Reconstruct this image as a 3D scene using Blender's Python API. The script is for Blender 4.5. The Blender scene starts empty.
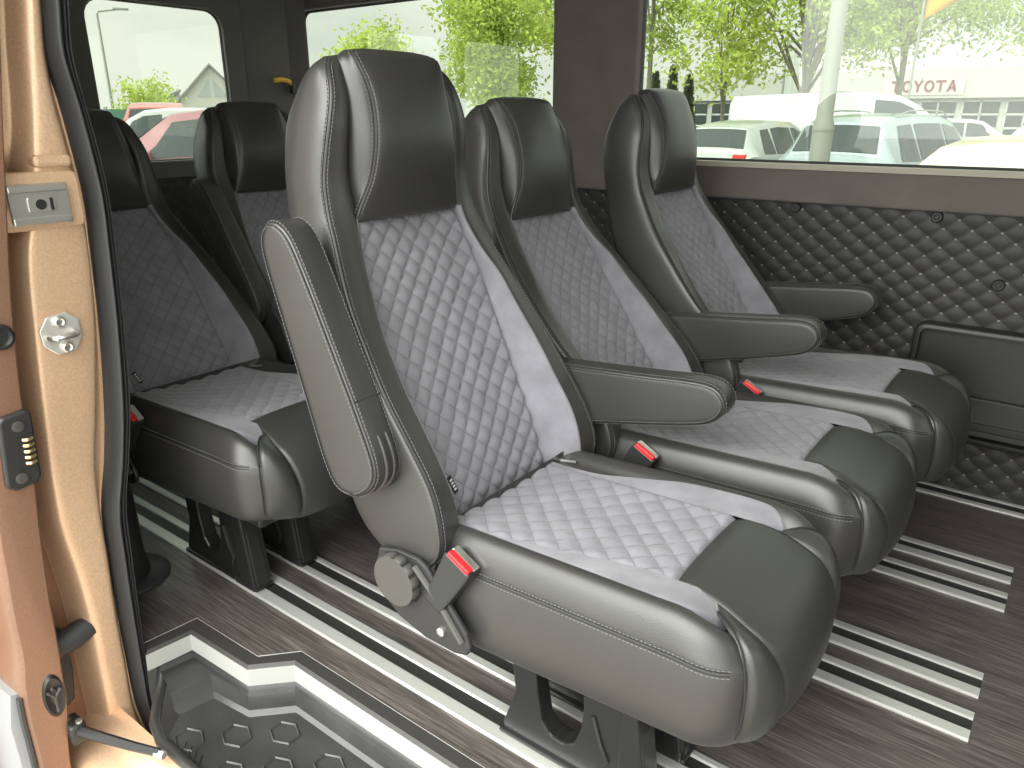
import bpy, bmesh, math, random
from mathutils import Vector, Matrix, noise
random.seed(7)
C = bpy.context.scene.collection
PI = math.pi

# ------------------------------------------------------------------ helpers
def lerp(a, b, t): return a + (b - a) * t
def sm(t):
    t = max(0.0, min(1.0, t)); return t * t * (3 - 2 * t)

def interp(tab, z, col=1):
    """cubic hermite through rows (key, v1, v2 ...), clamped at the ends"""
    n = len(tab)
    if z <= tab[0][0]: return tab[0][col]
    if z >= tab[-1][0]: return tab[-1][col]
    for i in range(n - 1):
        if tab[i][0] <= z <= tab[i + 1][0]: break
    def m(k):
        if k == 0: return (tab[1][col] - tab[0][col]) / (tab[1][0] - tab[0][0])
        if k == n - 1: return (tab[-1][col] - tab[-2][col]) / (tab[-1][0] - tab[-2][0])
        return (tab[k + 1][col] - tab[k - 1][col]) / (tab[k + 1][0] - tab[k - 1][0])
    h = tab[i + 1][0] - tab[i][0]; t = (z - tab[i][0]) / h
    p0, p1, m0, m1 = tab[i][col], tab[i + 1][col], m(i) * h, m(i + 1) * h
    return (2*t**3-3*t*t+1)*p0 + (t**3-2*t*t+t)*m0 + (-2*t**3+3*t*t)*p1 + (t**3-t*t)*m1

def crom(pts, per=5, closed=False):
    """Catmull-Rom resampling of a list of tuples"""
    n = len(pts); out = []
    rng = range(n if closed else n - 1)
    g = (lambda i: pts[i % n]) if closed else (lambda i: pts[max(0, min(n - 1, i))])
    for i in rng:
        a, b, c, d = g(i - 1), g(i), g(i + 1), g(i + 2)
        for k in range(per):
            t = k / per
            out.append(tuple(0.5 * (2*b[j] + (c[j]-a[j])*t + (2*a[j]-5*b[j]+4*c[j]-d[j])*t*t + (3*b[j]-a[j]-3*c[j]+d[j])*t**3) for j in range(len(b))))
    if not closed: out.append(tuple(pts[-1]))
    return out

class MB:
    """collects shapes into one mesh"""
    def __init__(s): s.v = []; s.f = []
    def add(s, v, f):
        b = len(s.v); s.v += [tuple(p) for p in v]; s.f += [tuple(b + i for i in q) for q in f]; return s
    def grid(s, P, closed_u=False, closed_v=False, flip=False):
        nu, nv = len(P), len(P[0]); v = [p for r in P for p in r]; f = []
        for i in range(nu if closed_u else nu - 1):
            for j in range(nv if closed_v else nv - 1):
                a, b, c, d = i*nv+j, i*nv+(j+1) % nv, ((i+1) % nu)*nv+(j+1) % nv, ((i+1) % nu)*nv+j
                f.append((a, d, c, b) if flip else (a, b, c, d))
        return s.add(v, f)
    def loft(s, loops, cap=True):
        n = len(loops[0]); b = len(s.v)
        s.grid(loops, closed_v=True)
        if cap:
            s.f.append(tuple(b + i for i in range(n)))
            s.f.append(tuple(b + (len(loops)-1)*n + i for i in reversed(range(n))))
        return s
    def box(s, lo, hi, M=None):
        x0, y0, z0 = lo; x1, y1, z1 = hi
        v = [Vector(p) for p in ((x0,y0,z0),(x1,y0,z0),(x1,y1,z0),(x0,y1,z0),(x0,y0,z1),(x1,y0,z1),(x1,y1,z1),(x0,y1,z1))]
        if M: v = [M @ p for p in v]
        return s.add(v, [(0,3,2,1),(4,5,6,7),(0,1,5,4),(1,2,6,5),(2,3,7,6),(3,0,4,7)])
    def prism(s, poly, axis, a, b, M=None):
        """poly: 2-D outline; axis 'y': (x,z), 'z': (x,y), 'x': (y,z); extruded a..b"""
        def P(p, h):
            q = {'y': (p[0], h, p[1]), 'z': (p[0], p[1], h), 'x': (h, p[0], p[1])}[axis]
            return M @ Vector(q) if M else Vector(q)
        n = len(poly)
        v = [P(p, a) for p in poly] + [P(p, b) for p in poly]
        f = [(i, (i+1) % n, n+(i+1) % n, n+i) for i in range(n)] + [tuple(reversed(range(n))), tuple(range(n, 2*n))]
        return s.add(v, f)
    def tube(s, pts, r, n=6, closed=False, cap=True):
        pts = [Vector(p) for p in pts]; loops = []; N = len(pts); prev = None
        for i, p in enumerate(pts):
            t = (pts[(i+1) % N] - pts[i-1]) if closed else (pts[min(N-1, i+1)] - pts[max(0, i-1)])
            if t.length < 1e-9: t = Vector((0, 0, 1))
            t.normalize()
            if prev is None:
                up = Vector((0, 0, 1)) if abs(t.z) < .9 else Vector((1, 0, 0)); a = t.cross(up).normalized()
            else:
                a = (prev - t * prev.dot(t)); a = a.normalized() if a.length > 1e-9 else t.orthogonal().normalized()
            prev = a; b = t.cross(a); rr = r[i] if isinstance(r, (list, tuple)) else r
            loops.append([p + (a*math.cos(2*PI*k/n) + b*math.sin(2*PI*k/n))*rr for k in range(n)])
        if closed: return s.grid(loops, closed_u=True, closed_v=True)
        return s.loft(loops, cap)
    def lathe(s, prof, n=24, M=None):
        loops = [[Vector((r*math.cos(2*PI*k/n), r*math.sin(2*PI*k/n), z)) for k in range(n)] for r, z in prof]
        if M: loops = [[M @ p for p in l] for l in loops]
        return s.loft(loops)
    def build(s, name, mat=None, parent=None, smooth=True, angle=40, loc=None, bevel=0, seg=2, fix=True):
        me = bpy.data.meshes.new(name); me.from_pydata([tuple(p) for p in s.v], [], s.f)
        if fix:
            bm = bmesh.new(); bm.from_mesh(me); bmesh.ops.recalc_face_normals(bm, faces=bm.faces); bm.to_mesh(me); bm.free()
        if smooth:
            for p in me.polygons: p.use_smooth = True
            if angle < 180:
                try: me.set_sharp_from_angle(angle=math.radians(angle))
                except Exception: pass
        o = bpy.data.objects.new(name, me); C.objects.link(o)
        if mat: me.materials.append(mat)
        if parent: o.parent = parent
        if loc: o.location = loc
        if bevel:
            m = o.modifiers.new('bevel', 'BEVEL'); m.width = bevel; m.segments = seg; m.limit_method = 'ANGLE'; m.angle_limit = math.radians(35)
        return o

def tag(o, label=None, cat=None, group=None, kind=None):
    if label: o['label'] = label
    if cat: o['category'] = cat
    if group: o['group'] = group
    if kind: o['kind'] = kind
    return o
def empty(name, loc, rz=0, **k):
    o = bpy.data.objects.new(name, None); C.objects.link(o); o.empty_display_size = .1
    o.location = loc; o.rotation_euler = (0, 0, rz); return tag(o, **k)
def copy_tree(o, parent=None):
    c = o.copy(); C.objects.link(c)
    if parent: c.parent = parent; c.matrix_parent_inverse = o.matrix_parent_inverse
    for ch in list(KIDS.get(o.name, [])): copy_tree(ch, c)
    return c
KIDS = {}
def index_kids():
    KIDS.clear()
    for o in C.objects:
        if o.parent: KIDS.setdefault(o.parent.name, []).append(o)

def rrect(x0, y0, x1, y1, r, n=5):
    out = []
    for cx, cy, a0 in ((x1-r, y1-r, 0), (x0+r, y1-r, 90), (x0+r, y0+r, 180), (x1-r, y0+r, 270)):
        for k in range(n + 1):
            a = math.radians(a0 + 90*k/n); out.append((cx + r*math.cos(a), cy + r*math.sin(a)))
    return out

def wall_mesh(outer, holes, to3d, thick):
    """flat wall with rounded openings; to3d(u, v, depth)"""
    bm = bmesh.new(); edges = []; loops = []
    for lp in [outer] + holes:
        vs = [bm.verts.new((p[0], p[1], 0)) for p in lp]; loops.append(vs)
        for i in range(len(vs)): edges.append(bm.edges.new((vs[i], vs[(i+1) % len(vs)])))
    bmesh.ops.triangle_fill(bm, use_beauty=True, use_dissolve=False, edges=edges)
    bm.verts.index_update(); bm.faces.ensure_lookup_table()
    v2 = [(v.co.x, v.co.y) for v in bm.verts]; fs = [tuple(v.index for v in f.verts) for f in bm.faces]
    li = [[v.index for v in l] for l in loops]; bm.free()
    n = len(v2); m = MB()
    v = [to3d(a, b, 0) for a, b in v2] + [to3d(a, b, thick) for a, b in v2]
    f = fs + [tuple(n + i for i in reversed(q)) for q in fs]
    for l in li:
        for i in range(len(l)): a, b = l[i], l[(i+1) % len(l)]; f.append((a, b, n+b, n+a))
    return m.add(v, f)

# ------------------------------------------------------------------ materials
def newmat(name):
    m = bpy.data.materials.new(name); m.use_nodes = True
    nt = m.node_tree; return m, nt, nt.nodes['Principled BSDF'], nt.nodes.new
def col(c): return (c[0], c[1], c[2], 1)
def simple(name, c, rough=.5, metal=0, spec=.5, var=0, vscale=20, bump=0, bscale=200, sheen=0, stretch=None, coat=0, emis=None):
    m, nt, b, N = newmat(name); L = nt.links.new
    b.inputs['Base Color'].default_value = col(c); b.inputs['Roughness'].default_value = rough
    b.inputs['Metallic'].default_value = metal; b.inputs['Specular IOR Level'].default_value = spec
    if sheen: b.inputs['Sheen Weight'].default_value = sheen; b.inputs['Sheen Roughness'].default_value = .5
    if coat: b.inputs['Coat Weight'].default_value = coat; b.inputs['Coat Roughness'].default_value = .1
    if emis: b.inputs['Emission Color'].default_value = col(emis[0]); b.inputs['Emission Strength'].default_value = emis[1]
    tc = N('ShaderNodeTexCoord'); vec = tc.outputs['Object']
    if stretch:
        mp = N('ShaderNodeMapping'); mp.inputs['Scale'].default_value = stretch; L(vec, mp.inputs['Vector']); vec = mp.outputs['Vector']
    if var:
        nz = N('ShaderNodeTexNoise'); nz.inputs['Scale'].default_value = vscale; nz.inputs['Detail'].default_value = 5; L(vec, nz.inputs['Vector'])
        r = N('ShaderNodeValToRGB'); r.color_ramp.elements[0].position = .3; r.color_ramp.elements[1].position = .7
        r.color_ramp.elements[0].color = col([x*(1-var) for x in c]); r.color_ramp.elements[1].color = col([min(1, x*(1+var)) for x in c])
        L(nz.outputs['Fac'], r.inputs['Fac']); L(r.outputs['Color'], b.inputs['Base Color'])
    if bump:
        nz = N('ShaderNodeTexNoise'); nz.inputs['Scale'].default_value = bscale; nz.inputs['Detail'].default_value = 2; L(vec, nz.inputs['Vector'])
        bp = N('ShaderNodeBump'); bp.inputs['Strength'].default_value = bump; bp.inputs['Distance'].default_value = .001
        L(nz.outputs['Fac'], bp.inputs['Height']); L(bp.outputs['Normal'], b.inputs['Normal'])
    return m

LEATHER = simple('leather', (.034, .033, .0315), .37, spec=.68, bump=.25, bscale=500, var=.08, vscale=6)
LEATHER_PAD = simple('leather_pad', (.034, .0345, .032), .38, spec=.6, bump=.25, bscale=500)
SUEDE = simple('suede', (.212, .207, .234), .95, spec=.15, var=.22, vscale=16, sheen=.25, bump=.2, bscale=300)
QUILT = simple('quilted_suede', (.200, .195, .222), .95, spec=.15, var=.12, vscale=18, sheen=.25, bump=.2, bscale=300)
def add_thread(m, c, width):
    nt = m.node_tree; N = nt.nodes.new; L = nt.links.new; b = nt.nodes['Principled BSDF']; old = b.inputs['Base Color'].links[0].from_socket
    uv = N('ShaderNodeUVMap'); uv.uv_map = 'quilt'; sp = N('ShaderNodeSeparateXYZ'); L(uv.outputs[0], sp.inputs[0])
    def M(op, a, c=None, v=None):
        n = N('ShaderNodeMath'); n.operation = op; L(a, n.inputs[0])
        if c is not None: L(c, n.inputs[1])
        if v is not None: n.inputs[1].default_value = v
        return n.outputs[0]
    def near(x): return M('LESS_THAN', M('ABSOLUTE', M('SUBTRACT', x, M('ROUND', x))), v=width)
    k = M('MAXIMUM', near(sp.outputs[0]), near(sp.outputs[1]))
    mx = N('ShaderNodeMix'); mx.data_type = 'RGBA'; L(k, mx.inputs['Factor']); L(old, mx.inputs['A']); mx.inputs['B'].default_value = col(c); L(mx.outputs['Result'], b.inputs['Base Color'])
def set_uv(o, uvs):
    l = o.data.uv_layers.new(name='quilt')
    for p in o.data.polygons:
        for li in p.loop_indices: l.data[li].uv = uvs[o.data.loops[li].vertex_index]
add_thread(QUILT, (.12, .118, .13), .020)
THREAD = simple('thread', (.13, .13, .125), .7)
THREAD_DARK = simple('thread_groove', (.012, .012, .012), .8)
PLASTIC = simple('black_plastic', (.022, .022, .022), .42, bump=.15, bscale=600)
LEGM = simple('black_gloss_metal', (.014, .014, .014), .3)
PLASTIC_GREY = simple('grey_plastic', (.06, .058, .054), .45, bump=.2, bscale=600)
RED = simple('red_button', (.75, .02, .025), .35)
STEEL = simple('steel', (.72, .71, .68), .28, metal=.9)
ALU = simple('brushed_aluminium', (.66, .66, .635), .34, metal=.55, var=.06, vscale=30, stretch=(.3, 30, 30))
CHANNEL = simple('rail_channel', (.03, .03, .027), .5, metal=.3)
RUBBER = simple('rubber', (.035, .037, .04), .5, bump=.2, bscale=300)
TRAYM = simple('tray_plastic', (.034, .034, .034), .34, bump=.5, bscale=160, var=.3, vscale=9)
HEADLINER = simple('headliner_fabric', (.145, .126, .118), .95, spec=.1, var=.10, vscale=9, bump=.2, bscale=400, sheen=.15)
DARKTRIM = simple('dark_trim', (.11, .102, .096), .7)
BLACKTRIM = simple('black_trim', (.015, .015, .015), .5)
TAN = simple('ledge_fabric', (.42, .39, .33), .9)
WHITE = simple('white_label', (.7, .7, .68), .7)
GOLD = simple('gold_contact', (.8, .62, .35), .3, metal=1)
YELLOW = simple('yellow_plastic', (.75, .42, .02), .5)

def copper(name, c, rough=.38):
    m, nt, b, N = newmat(name); L = nt.links.new
    b.inputs['Metallic'].default_value = .4; b.inputs['Roughness'].default_value = rough
    b.inputs['Coat Weight'].default_value = .35; b.inputs['Coat Roughness'].default_value = .12
    tc = N('ShaderNodeTexCoord'); nz = N('ShaderNodeTexNoise'); nz.inputs['Scale'].default_value = 260
    L(tc.outputs['Object'], nz.inputs['Vector'])
    r = N('ShaderNodeValToRGB'); r.color_ramp.elements[0].position = .25; r.color_ramp.elements[1].position = .75
    r.color_ramp.elements[0].color = col([x*.86 for x in c]); r.color_ramp.elements[1].color = col([x*1.1 for x in c])
    L(nz.outputs['Fac'], r.inputs['Fac']); L(r.outputs['Color'], b.inputs['Base Color'])
    n2 = N('ShaderNodeTexNoise'); n2.inputs['Scale'].default_value = 60; L(tc.outputs['Object'], n2.inputs['Vector'])
    bp = N('ShaderNodeBump'); bp.inputs['Strength'].default_value = .12; bp.inputs['Distance'].default_value = .002
    L(n2.outputs['Fac'], bp.inputs['Height']); L(bp.outputs['Normal'], b.inputs['Normal'])
    return m
COPPER = copper('copper_paint', (.74, .50, .33))
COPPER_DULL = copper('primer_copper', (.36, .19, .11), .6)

def floor_mat():
    m, nt, b, N = newmat('wood_look_vinyl'); L = nt.links.new
    tc = N('ShaderNodeTexCoord')
    def streak(sc, s):
        mp = N('ShaderNodeMapping'); mp.inputs['Scale'].default_value = sc; L(tc.outputs['Object'], mp.inputs['Vector'])
        nz = N('ShaderNodeTexNoise'); nz.inputs['Scale'].default_value = s; nz.inputs['Detail'].default_value = 4; nz.inputs['Roughness'].default_value = .65
        L(mp.outputs['Vector'], nz.inputs['Vector']); return nz.outputs['Fac']
    a, c = streak((3, 90, 1), 3), streak((1, 14, 1), 2)
    mx = N('ShaderNodeMath'); mx.operation = 'MULTIPLY_ADD'; mx.inputs[1].default_value = .7; L(a, mx.inputs[0])
    m2 = N('ShaderNodeMath'); m2.operation = 'MULTIPLY'; m2.inputs[1].default_value = .3; L(c, m2.inputs[0]); L(m2.outputs[0], mx.inputs[2])
    r = N('ShaderNodeValToRGB'); e = r.color_ramp.elements
    e[0].position = .36; e[0].color = (.028, .024, .022, 1); e[1].position = .66; e[1].color = (.18, .156, .145, 1)
    k = e.new(.5); k.color = (.080, .069, .064, 1)
    L(mx.outputs[0], r.inputs['Fac']); L(r.outputs['Color'], b.inputs['Base Color'])
    b.inputs['Roughness'].default_value = .33; b.inputs['Specular IOR Level'].default_value = .5
    return m
FLOOR = floor_mat()

def wallquilt_mat(w, h):
    """black diamond quilting with pale cross stitches at the nodes; object coordinates: x along the wall, z up"""
    m, nt, b, N = newmat('stitched_black_leather'); L = nt.links.new
    tc = N('ShaderNodeTexCoord'); sp = N('ShaderNodeSeparateXYZ'); L(tc.outputs['Object'], sp.inputs[0])
    def M(op, a, c=None, v=None):
        n = N('ShaderNodeMath'); n.operation = op; L(a, n.inputs[0])
        if c is not None: L(c, n.inputs[1])
        if v is not None: n.inputs[1].default_value = v
        return n.outputs[0]
    u, v = M('MULTIPLY', sp.outputs[0], v=1/w), M('MULTIPLY', sp.outputs[2], v=1/h)
    A, B = M('ADD', u, v), M('SUBTRACT', u, v)
    def dist(x):
        f = M('FRACT', x); g = M('SUBTRACT', f, v=.5); return M('SUBTRACT', M('MULTIPLY', M('ABSOLUTE', g), v=-1), v=-.5)  # 0 at the seam lines
    da, db = dist(A), dist(B)
    onA, onB = M('LESS_THAN', da, v=.024), M('LESS_THAN', db, v=.024)
    nearA, nearB = M('LESS_THAN', da, v=.085), M('LESS_THAN', db, v=.085)
    cross = M('MAXIMUM', M('MULTIPLY', onA, nearB), M('MULTIPLY', onB, nearA))
    dash = M('LESS_THAN', M('FRACT', M('MULTIPLY', M('ADD', A, B), v=9)), v=.5)
    faint = M('MULTIPLY', M('MULTIPLY', onA, dash), v=.22)
    mask = M('MAXIMUM', cross, faint)
    mx = N('ShaderNodeMix'); mx.data_type = 'RGBA'; L(mask, mx.inputs['Factor'])
    mx.inputs['A'].default_value = (.025, .0235, .0225, 1); mx.inputs['B'].default_value = (.26, .25, .235, 1)
    L(mx.outputs['Result'], b.inputs['Base Color']); b.inputs['Roughness'].default_value = .5; b.inputs['Specular IOR Level'].default_value = .4
    return m
WQ_W, WQ_H = .070, .052
WALLQUILT = wallquilt_mat(WQ_W, WQ_H)

def glass_mat(name='window_glass', tint=(.76, .79, .75), refl=.06):
    m = bpy.data.materials.new(name); m.use_nodes = True; nt = m.node_tree; nt.nodes.clear(); N = nt.nodes.new; L = nt.links.new
    o = N('ShaderNodeOutputMaterial'); t = N('ShaderNodeBsdfTransparent'); t.inputs['Color'].default_value = col(tint)
    g = N('ShaderNodeBsdfGlossy'); g.inputs['Roughness'].default_value = .02
    mx = N('ShaderNodeMixShader'); mx.inputs[0].default_value = refl
    L(t.outputs[0], mx.inputs[1]); L(g.outputs[0], mx.inputs[2]); L(mx.outputs[0], o.inputs['Surface']); return m
GLASS = glass_mat()
CARGLASS = simple('car_glass', (.035, .045, .045), .12, spec=.3)
CARGLASS_LIGHT = simple('car_glass_light', (.30, .36, .35), .08, spec=.8)

# ------------------------------------------------------------------ world, sun
SUN_DIR = Vector((-.12, -.78, .60)).normalized()     # towards the hidden sun
w = bpy.data.worlds.new('overcast_sky'); bpy.context.scene.world = w; w.use_nodes = True
nt = w.node_tree; N = nt.nodes.new; L = nt.links.new; bg = nt.nodes['Background']
tc = N('ShaderNodeTexCoord'); mp = N('ShaderNodeMapping'); mp.inputs['Scale'].default_value = (1, 1, 2.6); L(tc.outputs['Generated'], mp.inputs['Vector'])
nz = N('ShaderNodeTexNoise'); nz.inputs['Scale'].default_value = 3.2; nz.inputs['Detail'].default_value = 6; nz.inputs['Roughness'].default_value = .55; L(mp.outputs['Vector'], nz.inputs['Vector'])
r = N('ShaderNodeValToRGB'); r.color_ramp.elements[0].position = .40; r.color_ramp.elements[0].color = (.74, .775, .73, 1)
r.color_ramp.elements[1].position = .62; r.color_ramp.elements[1].color = (.94, .95, .875, 1)
L(nz.outputs['Fac'], r.inputs['Fac'])
dt = N('ShaderNodeVectorMath'); dt.operation = 'DOT_PRODUCT'; dt.inputs[1].default_value = SUN_DIR; L(tc.outputs['Generated'], dt.inputs[0])
cl = N('ShaderNodeMath'); cl.operation = 'MAXIMUM'; cl.inputs[1].default_value = 0; L(dt.outputs['Value'], cl.inputs[0])
pw = N('ShaderNodeMath'); pw.operation = 'POWER'; pw.inputs[1].default_value = 1.6; L(cl.outputs[0], pw.inputs[0])
ma = N('ShaderNodeMath'); ma.operation = 'MULTIPLY_ADD'; ma.inputs[1].default_value = 4.4; ma.inputs[2].default_value = 1.38; L(pw.outputs[0], ma.inputs[0])
sx = N('ShaderNodeSeparateXYZ'); L(tc.outputs['Generated'], sx.inputs[0])
ze = N('ShaderNodeMath'); ze.operation = 'SUBTRACT'; ze.inputs[1].default_value = .10; ze.use_clamp = True; L(sx.outputs[2], ze.inputs[0])
zm = N('ShaderNodeMath'); zm.operation = 'MULTIPLY_ADD'; zm.inputs[1].default_value = 2.4; L(ze.outputs[0], zm.inputs[0]); L(ma.outputs[0], zm.inputs[2])
L(r.outputs['Color'], bg.inputs['Color']); L(zm.outputs[0], bg.inputs['Strength'])
sun = bpy.data.lights.new('sun', 'SUN'); sun.energy = 1.7; sun.angle = math.radians(50); sun.color = (1, .97, .92)
so = bpy.data.objects.new('sun', sun); C.objects.link(so); so.rotation_euler = SUN_DIR.to_track_quat('Z', 'Y').to_euler()

# ------------------------------------------------------------------ camera
cam = bpy.data.cameras.new('camera'); cam.sensor_width = 36; cam.lens = 750 / 1024 * 36; cam.clip_start = .02; cam.clip_end = 400
co = bpy.data.objects.new('camera', cam); C.objects.link(co); bpy.context.scene.camera = co
TH = math.atan((384 - 115) / 750); D_ = math.hypot(750, 384 - 115); YAW = PI/2 - math.atan(1052 / D_)
co.location = (0, 0, 1.05); co.rotation_euler = (PI/2 - TH, 0, YAW)
vs = bpy.context.scene.view_settings; vs.view_transform = 'Standard'; vs.look = 'None'; vs.exposure = .30; vs.gamma = 1; vs.use_curve_mapping = False

# ------------------------------------------------------------------ van shell (setting)
XB = -3.03      # inner face of the rear doors
YW = 2.39       # inner face of the far side wall
def struct(o): o['kind'] = 'structure'; return o

fl = [(XB, .40), (-1.60, .40), (-1.402, .562), (-1.391, .682), (-1.177, .688), (-1.118, .753), (2.2, .753), (2.2, 2.41), (XB, 2.41)]
struct(MB().prism(fl, 'z', -.035, 0).build('floor', FLOOR, smooth=False))
# step edge: black rubber band on top and white aluminium riser
EDGE_OUT = [(-1.404, .562), (-1.391, .684), (-1.177, .690), (-1.118, .754), (2.2, .754)]
EDGE_IN = [(-1.377, .562), (-1.364, .655), (-1.172, .663), (-1.107, .729), (2.2, .729)]
n = len(EDGE_IN)
m = MB(); m.grid([[(x, y, .003) for x, y in EDGE_OUT], [(x, y, .003) for x, y in EDGE_IN], [(x+.004, y-.006, -.004) for x, y in EDGE_IN]])
ed = struct(m.build('trim_1', simple('edge_rubber', (.035, .033, .031), .5), smooth=False))
m = MB(); m.tube([(x-.002, y+.001, .002) for x, y in EDGE_OUT], .0014, 5); m.build('edge_bead', simple('bead', (.3, .29, .28), .4), ed)
RISER = simple('white_riser', (.34, .34, .33), .45)
m = MB()
lo = [(x+.004, y-.006) for x, y in EDGE_IN]
m.loft([[(x, y, -.003), (x+.002, y-.003, -.042), (x-.02, y+.02, -.042), (x-.02, y+.02, -.003)] for x, y in lo])
struct(m.build('trim_2', RISER, smooth=False, bevel=.0015))

# far side wall: quilted lower panel
def puff(u, v, amp, p=.5):
    a, b = u + v, u - v
    return amp * (abs(math.sin(PI*a)) * abs(math.sin(PI*b))) ** p
def quilt_wall(x0, x1, z0, z1, res, to3d):
    nu, nv = int((x1-x0)/res), int((z1-z0)/res); P = []
    for i in range(nu+1):
        x = lerp(x0, x1, i/nu); P.append([])
        for j in range(nv+1):
            z = lerp(z0, z1, j/nv); P[-1].append(to3d(x, z, puff(x/WQ_W, z/WQ_H, .0055, .26)))
    return MB().grid(P)
wl = quilt_wall(XB, 1.2, 0.0, .809, .0062, lambda x, z, d: (x, YW - d, z)).build('wall_left', WALLQUILT, angle=180)
struct(wl)
m = MB(); m.box((XB, YW+.001, -.03), (2.2, YW+.06, .80)); struct(m.build('wall_left_outer', DARKTRIM, smooth=False))
wl2 = bpy.data.objects['wall_left_outer']; wl2.name = 'wall_left_backing'
# window belt and pillars in headliner fabric
holes = [rrect(-3.0, .93, -1.615, 1.485, .05), rrect(-1.285, .912, .95, 1.50, .05)]
outer = [(XB-.04, .80), (2.2, .80), (2.2, 1.80), (XB-.04, 1.80)]
def lw(u, v, d): return (u, YW - .022 + d + max(0, v-1.0)*.0, v)
struct(wall_mesh(outer, holes, lw, .05).build('wall_left_upper', HEADLINER, smooth=False, bevel=.008, seg=3))
# pale ledge strip along the bottom of window opening
struct(MB().prism(rrect(-1.28, .897, .95, .9125, .006, 3), 'y', YW-.030, YW+.05).build('trim_3', TAN, smooth=True))
def pane(name, y, hole, fr):
    g = struct(MB().prism(hole, 'y', y, y+.004).build(name, GLASS, smooth=False)); 
    inner = [(lerp(p[0], (hole[0][0]+hole[12][0])/2, .0), p[1]) for p in hole]
    m = MB(); m.tube([(p[0], y-.004, p[1]) for p in hole], fr, 6, closed=True); m.build('window_gasket', RUBBER, g)
    return g
pane('window_2', YW+.022, holes[0], .009); pane('window_3', YW+.022, holes[1], .009)
# small clips pressed in the quilted wall
for x, z in ((-.72, .785), (-.335, .785), (-.158, .617)):
    MB().lathe([(.0, .004), (.006, .004), (.008, .006), (.013, .006), (.016, .002), (.016, -.004)], 20, Matrix.Translation((x, YW-.006, z)) @ Matrix.Rotation(PI/2, 4, 'X')).build('wall_clip', BLACKTRIM, wl)
# storage pocket in the wall
pk = empty('storage_pocket', (.05, YW, .17), label='black moulded storage tray set in the quilted side wall at right', cat='storage tray')
def ppk(m, nme, mat, **k):
    m.v = [(p[0]-.05, p[1]-YW, p[2]-.17) for p in m.v]; return m.build(nme, mat, pk, **k)
out_ = rrect(-.335, .165, .60, .497, .03); in_ = rrect(-.318, .182, .58, .482, .02)
nn = len(out_)
m = MB(); loops = []
for lp, y in ((out_, YW-.002), (out_, YW-.040), (rrect(-.330, .170, .595, .492, .027), YW-.046), (in_, YW-.046), (in_, YW-.012)):
    loops.append([(p[0], y, p[1]) for p in lp])
m.grid(loops, closed_v=True); ppk(m, 'frame', PLASTIC, angle=50)
m = MB(); m.box((-.325, YW-.013, .18), (.59, YW-.006, .49)); ppk(m, 'back_panel', simple('tray_back', (.018, .018, .018), .45), smooth=False)
m = MB(); m.prism(rrect(-.318, .185, .58, .300, .015), 'y', YW-.030, YW-.010); ppk(m, 'front_lip', simple('tray_lip', (.018, .018, .018), .4), bevel=.004)
m = MB(); m.prism(rrect(-.20, .205, .56, .228, .010), 'y', YW-.034, YW-.02); ppk(m, 'grip_slot', BLACKTRIM, bevel=.003)

# rear wall (rear doors) with window
rh = rrect(1.455, .875, 2.01, 1.455, .07)
rl = rrect(.72, .875, 1.27, 1.455, .07)
def rw(u, v, d): return (XB - d, u, v)
struct(wall_mesh([(.40, .80), (2.44, .80), (2.44, 1.80), (.40, 1.80)], [rh, rl], rw, .03).build('wall_rear', DARKTRIM, smooth=False, bevel=.008))
wr = quilt_wall(.42, YW, 0.0, .81, .014, lambda x, z, d: (XB + .01 + d, x, z)).build('wall_rear_lower', PLASTIC, angle=180)
struct(wr)
for nm, h in (('window_1', rh), ('window_4', rl)):
    g = struct(MB().prism(h, 'x', XB-.028, XB-.024).build(nm, GLASS, smooth=False))
    m = MB(); m.tube([(XB-.020, p[0], p[1]) for p in h], .007, 6, closed=True); m.build('window_gasket', RUBBER, g)
m = MB(); m.box((XB, .41, -.03), (XB+.03, YW, .0)); 
# corner post at the rear left
m = MB(); m.prism([(XB, 2.09), (XB+.04, 2.30), (XB+.10, YW-.02), (XB, YW-.02)], 'z', 0, 1.80); struct(m.build('wall_corner_post', DARKTRIM, smooth=False, bevel=.015))
# near side rear quarter (behind the doorway) and ceiling
struct(wall_mesh([(XB, -.03), (-1.53, -.03), (-1.53, 1.80), (XB, 1.80)], [], lambda u, v, d: (u, .46 + d, v), .05).build('wall_right', DARKTRIM, smooth=False))
struct(MB().box((XB-.05, .30, 1.78), (2.25, 2.46, 1.84)).build('ceiling', simple('ceiling_fabric', (.5, .49, .46), .95), smooth=False))

wf = struct(MB().box((.42, .47, -.03), (2.2, .60, 1.80)).build('blocker_wall_right', DARKTRIM, smooth=False))  # unseen side wall ahead of the doorway, added to cut light from the front
MB().box((.40, .40, -.42), (2.2, .468, 1.80)).build('outer_skin', COPPER, wf, smooth=False, bevel=.02, seg=4)
struct(MB().box((2.2, .40, -.03), (2.25, 2.46, 1.02)).build('blocker_wall_front', DARKTRIM, smooth=False))  # half-height wall out of view, added to block frontal light
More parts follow.
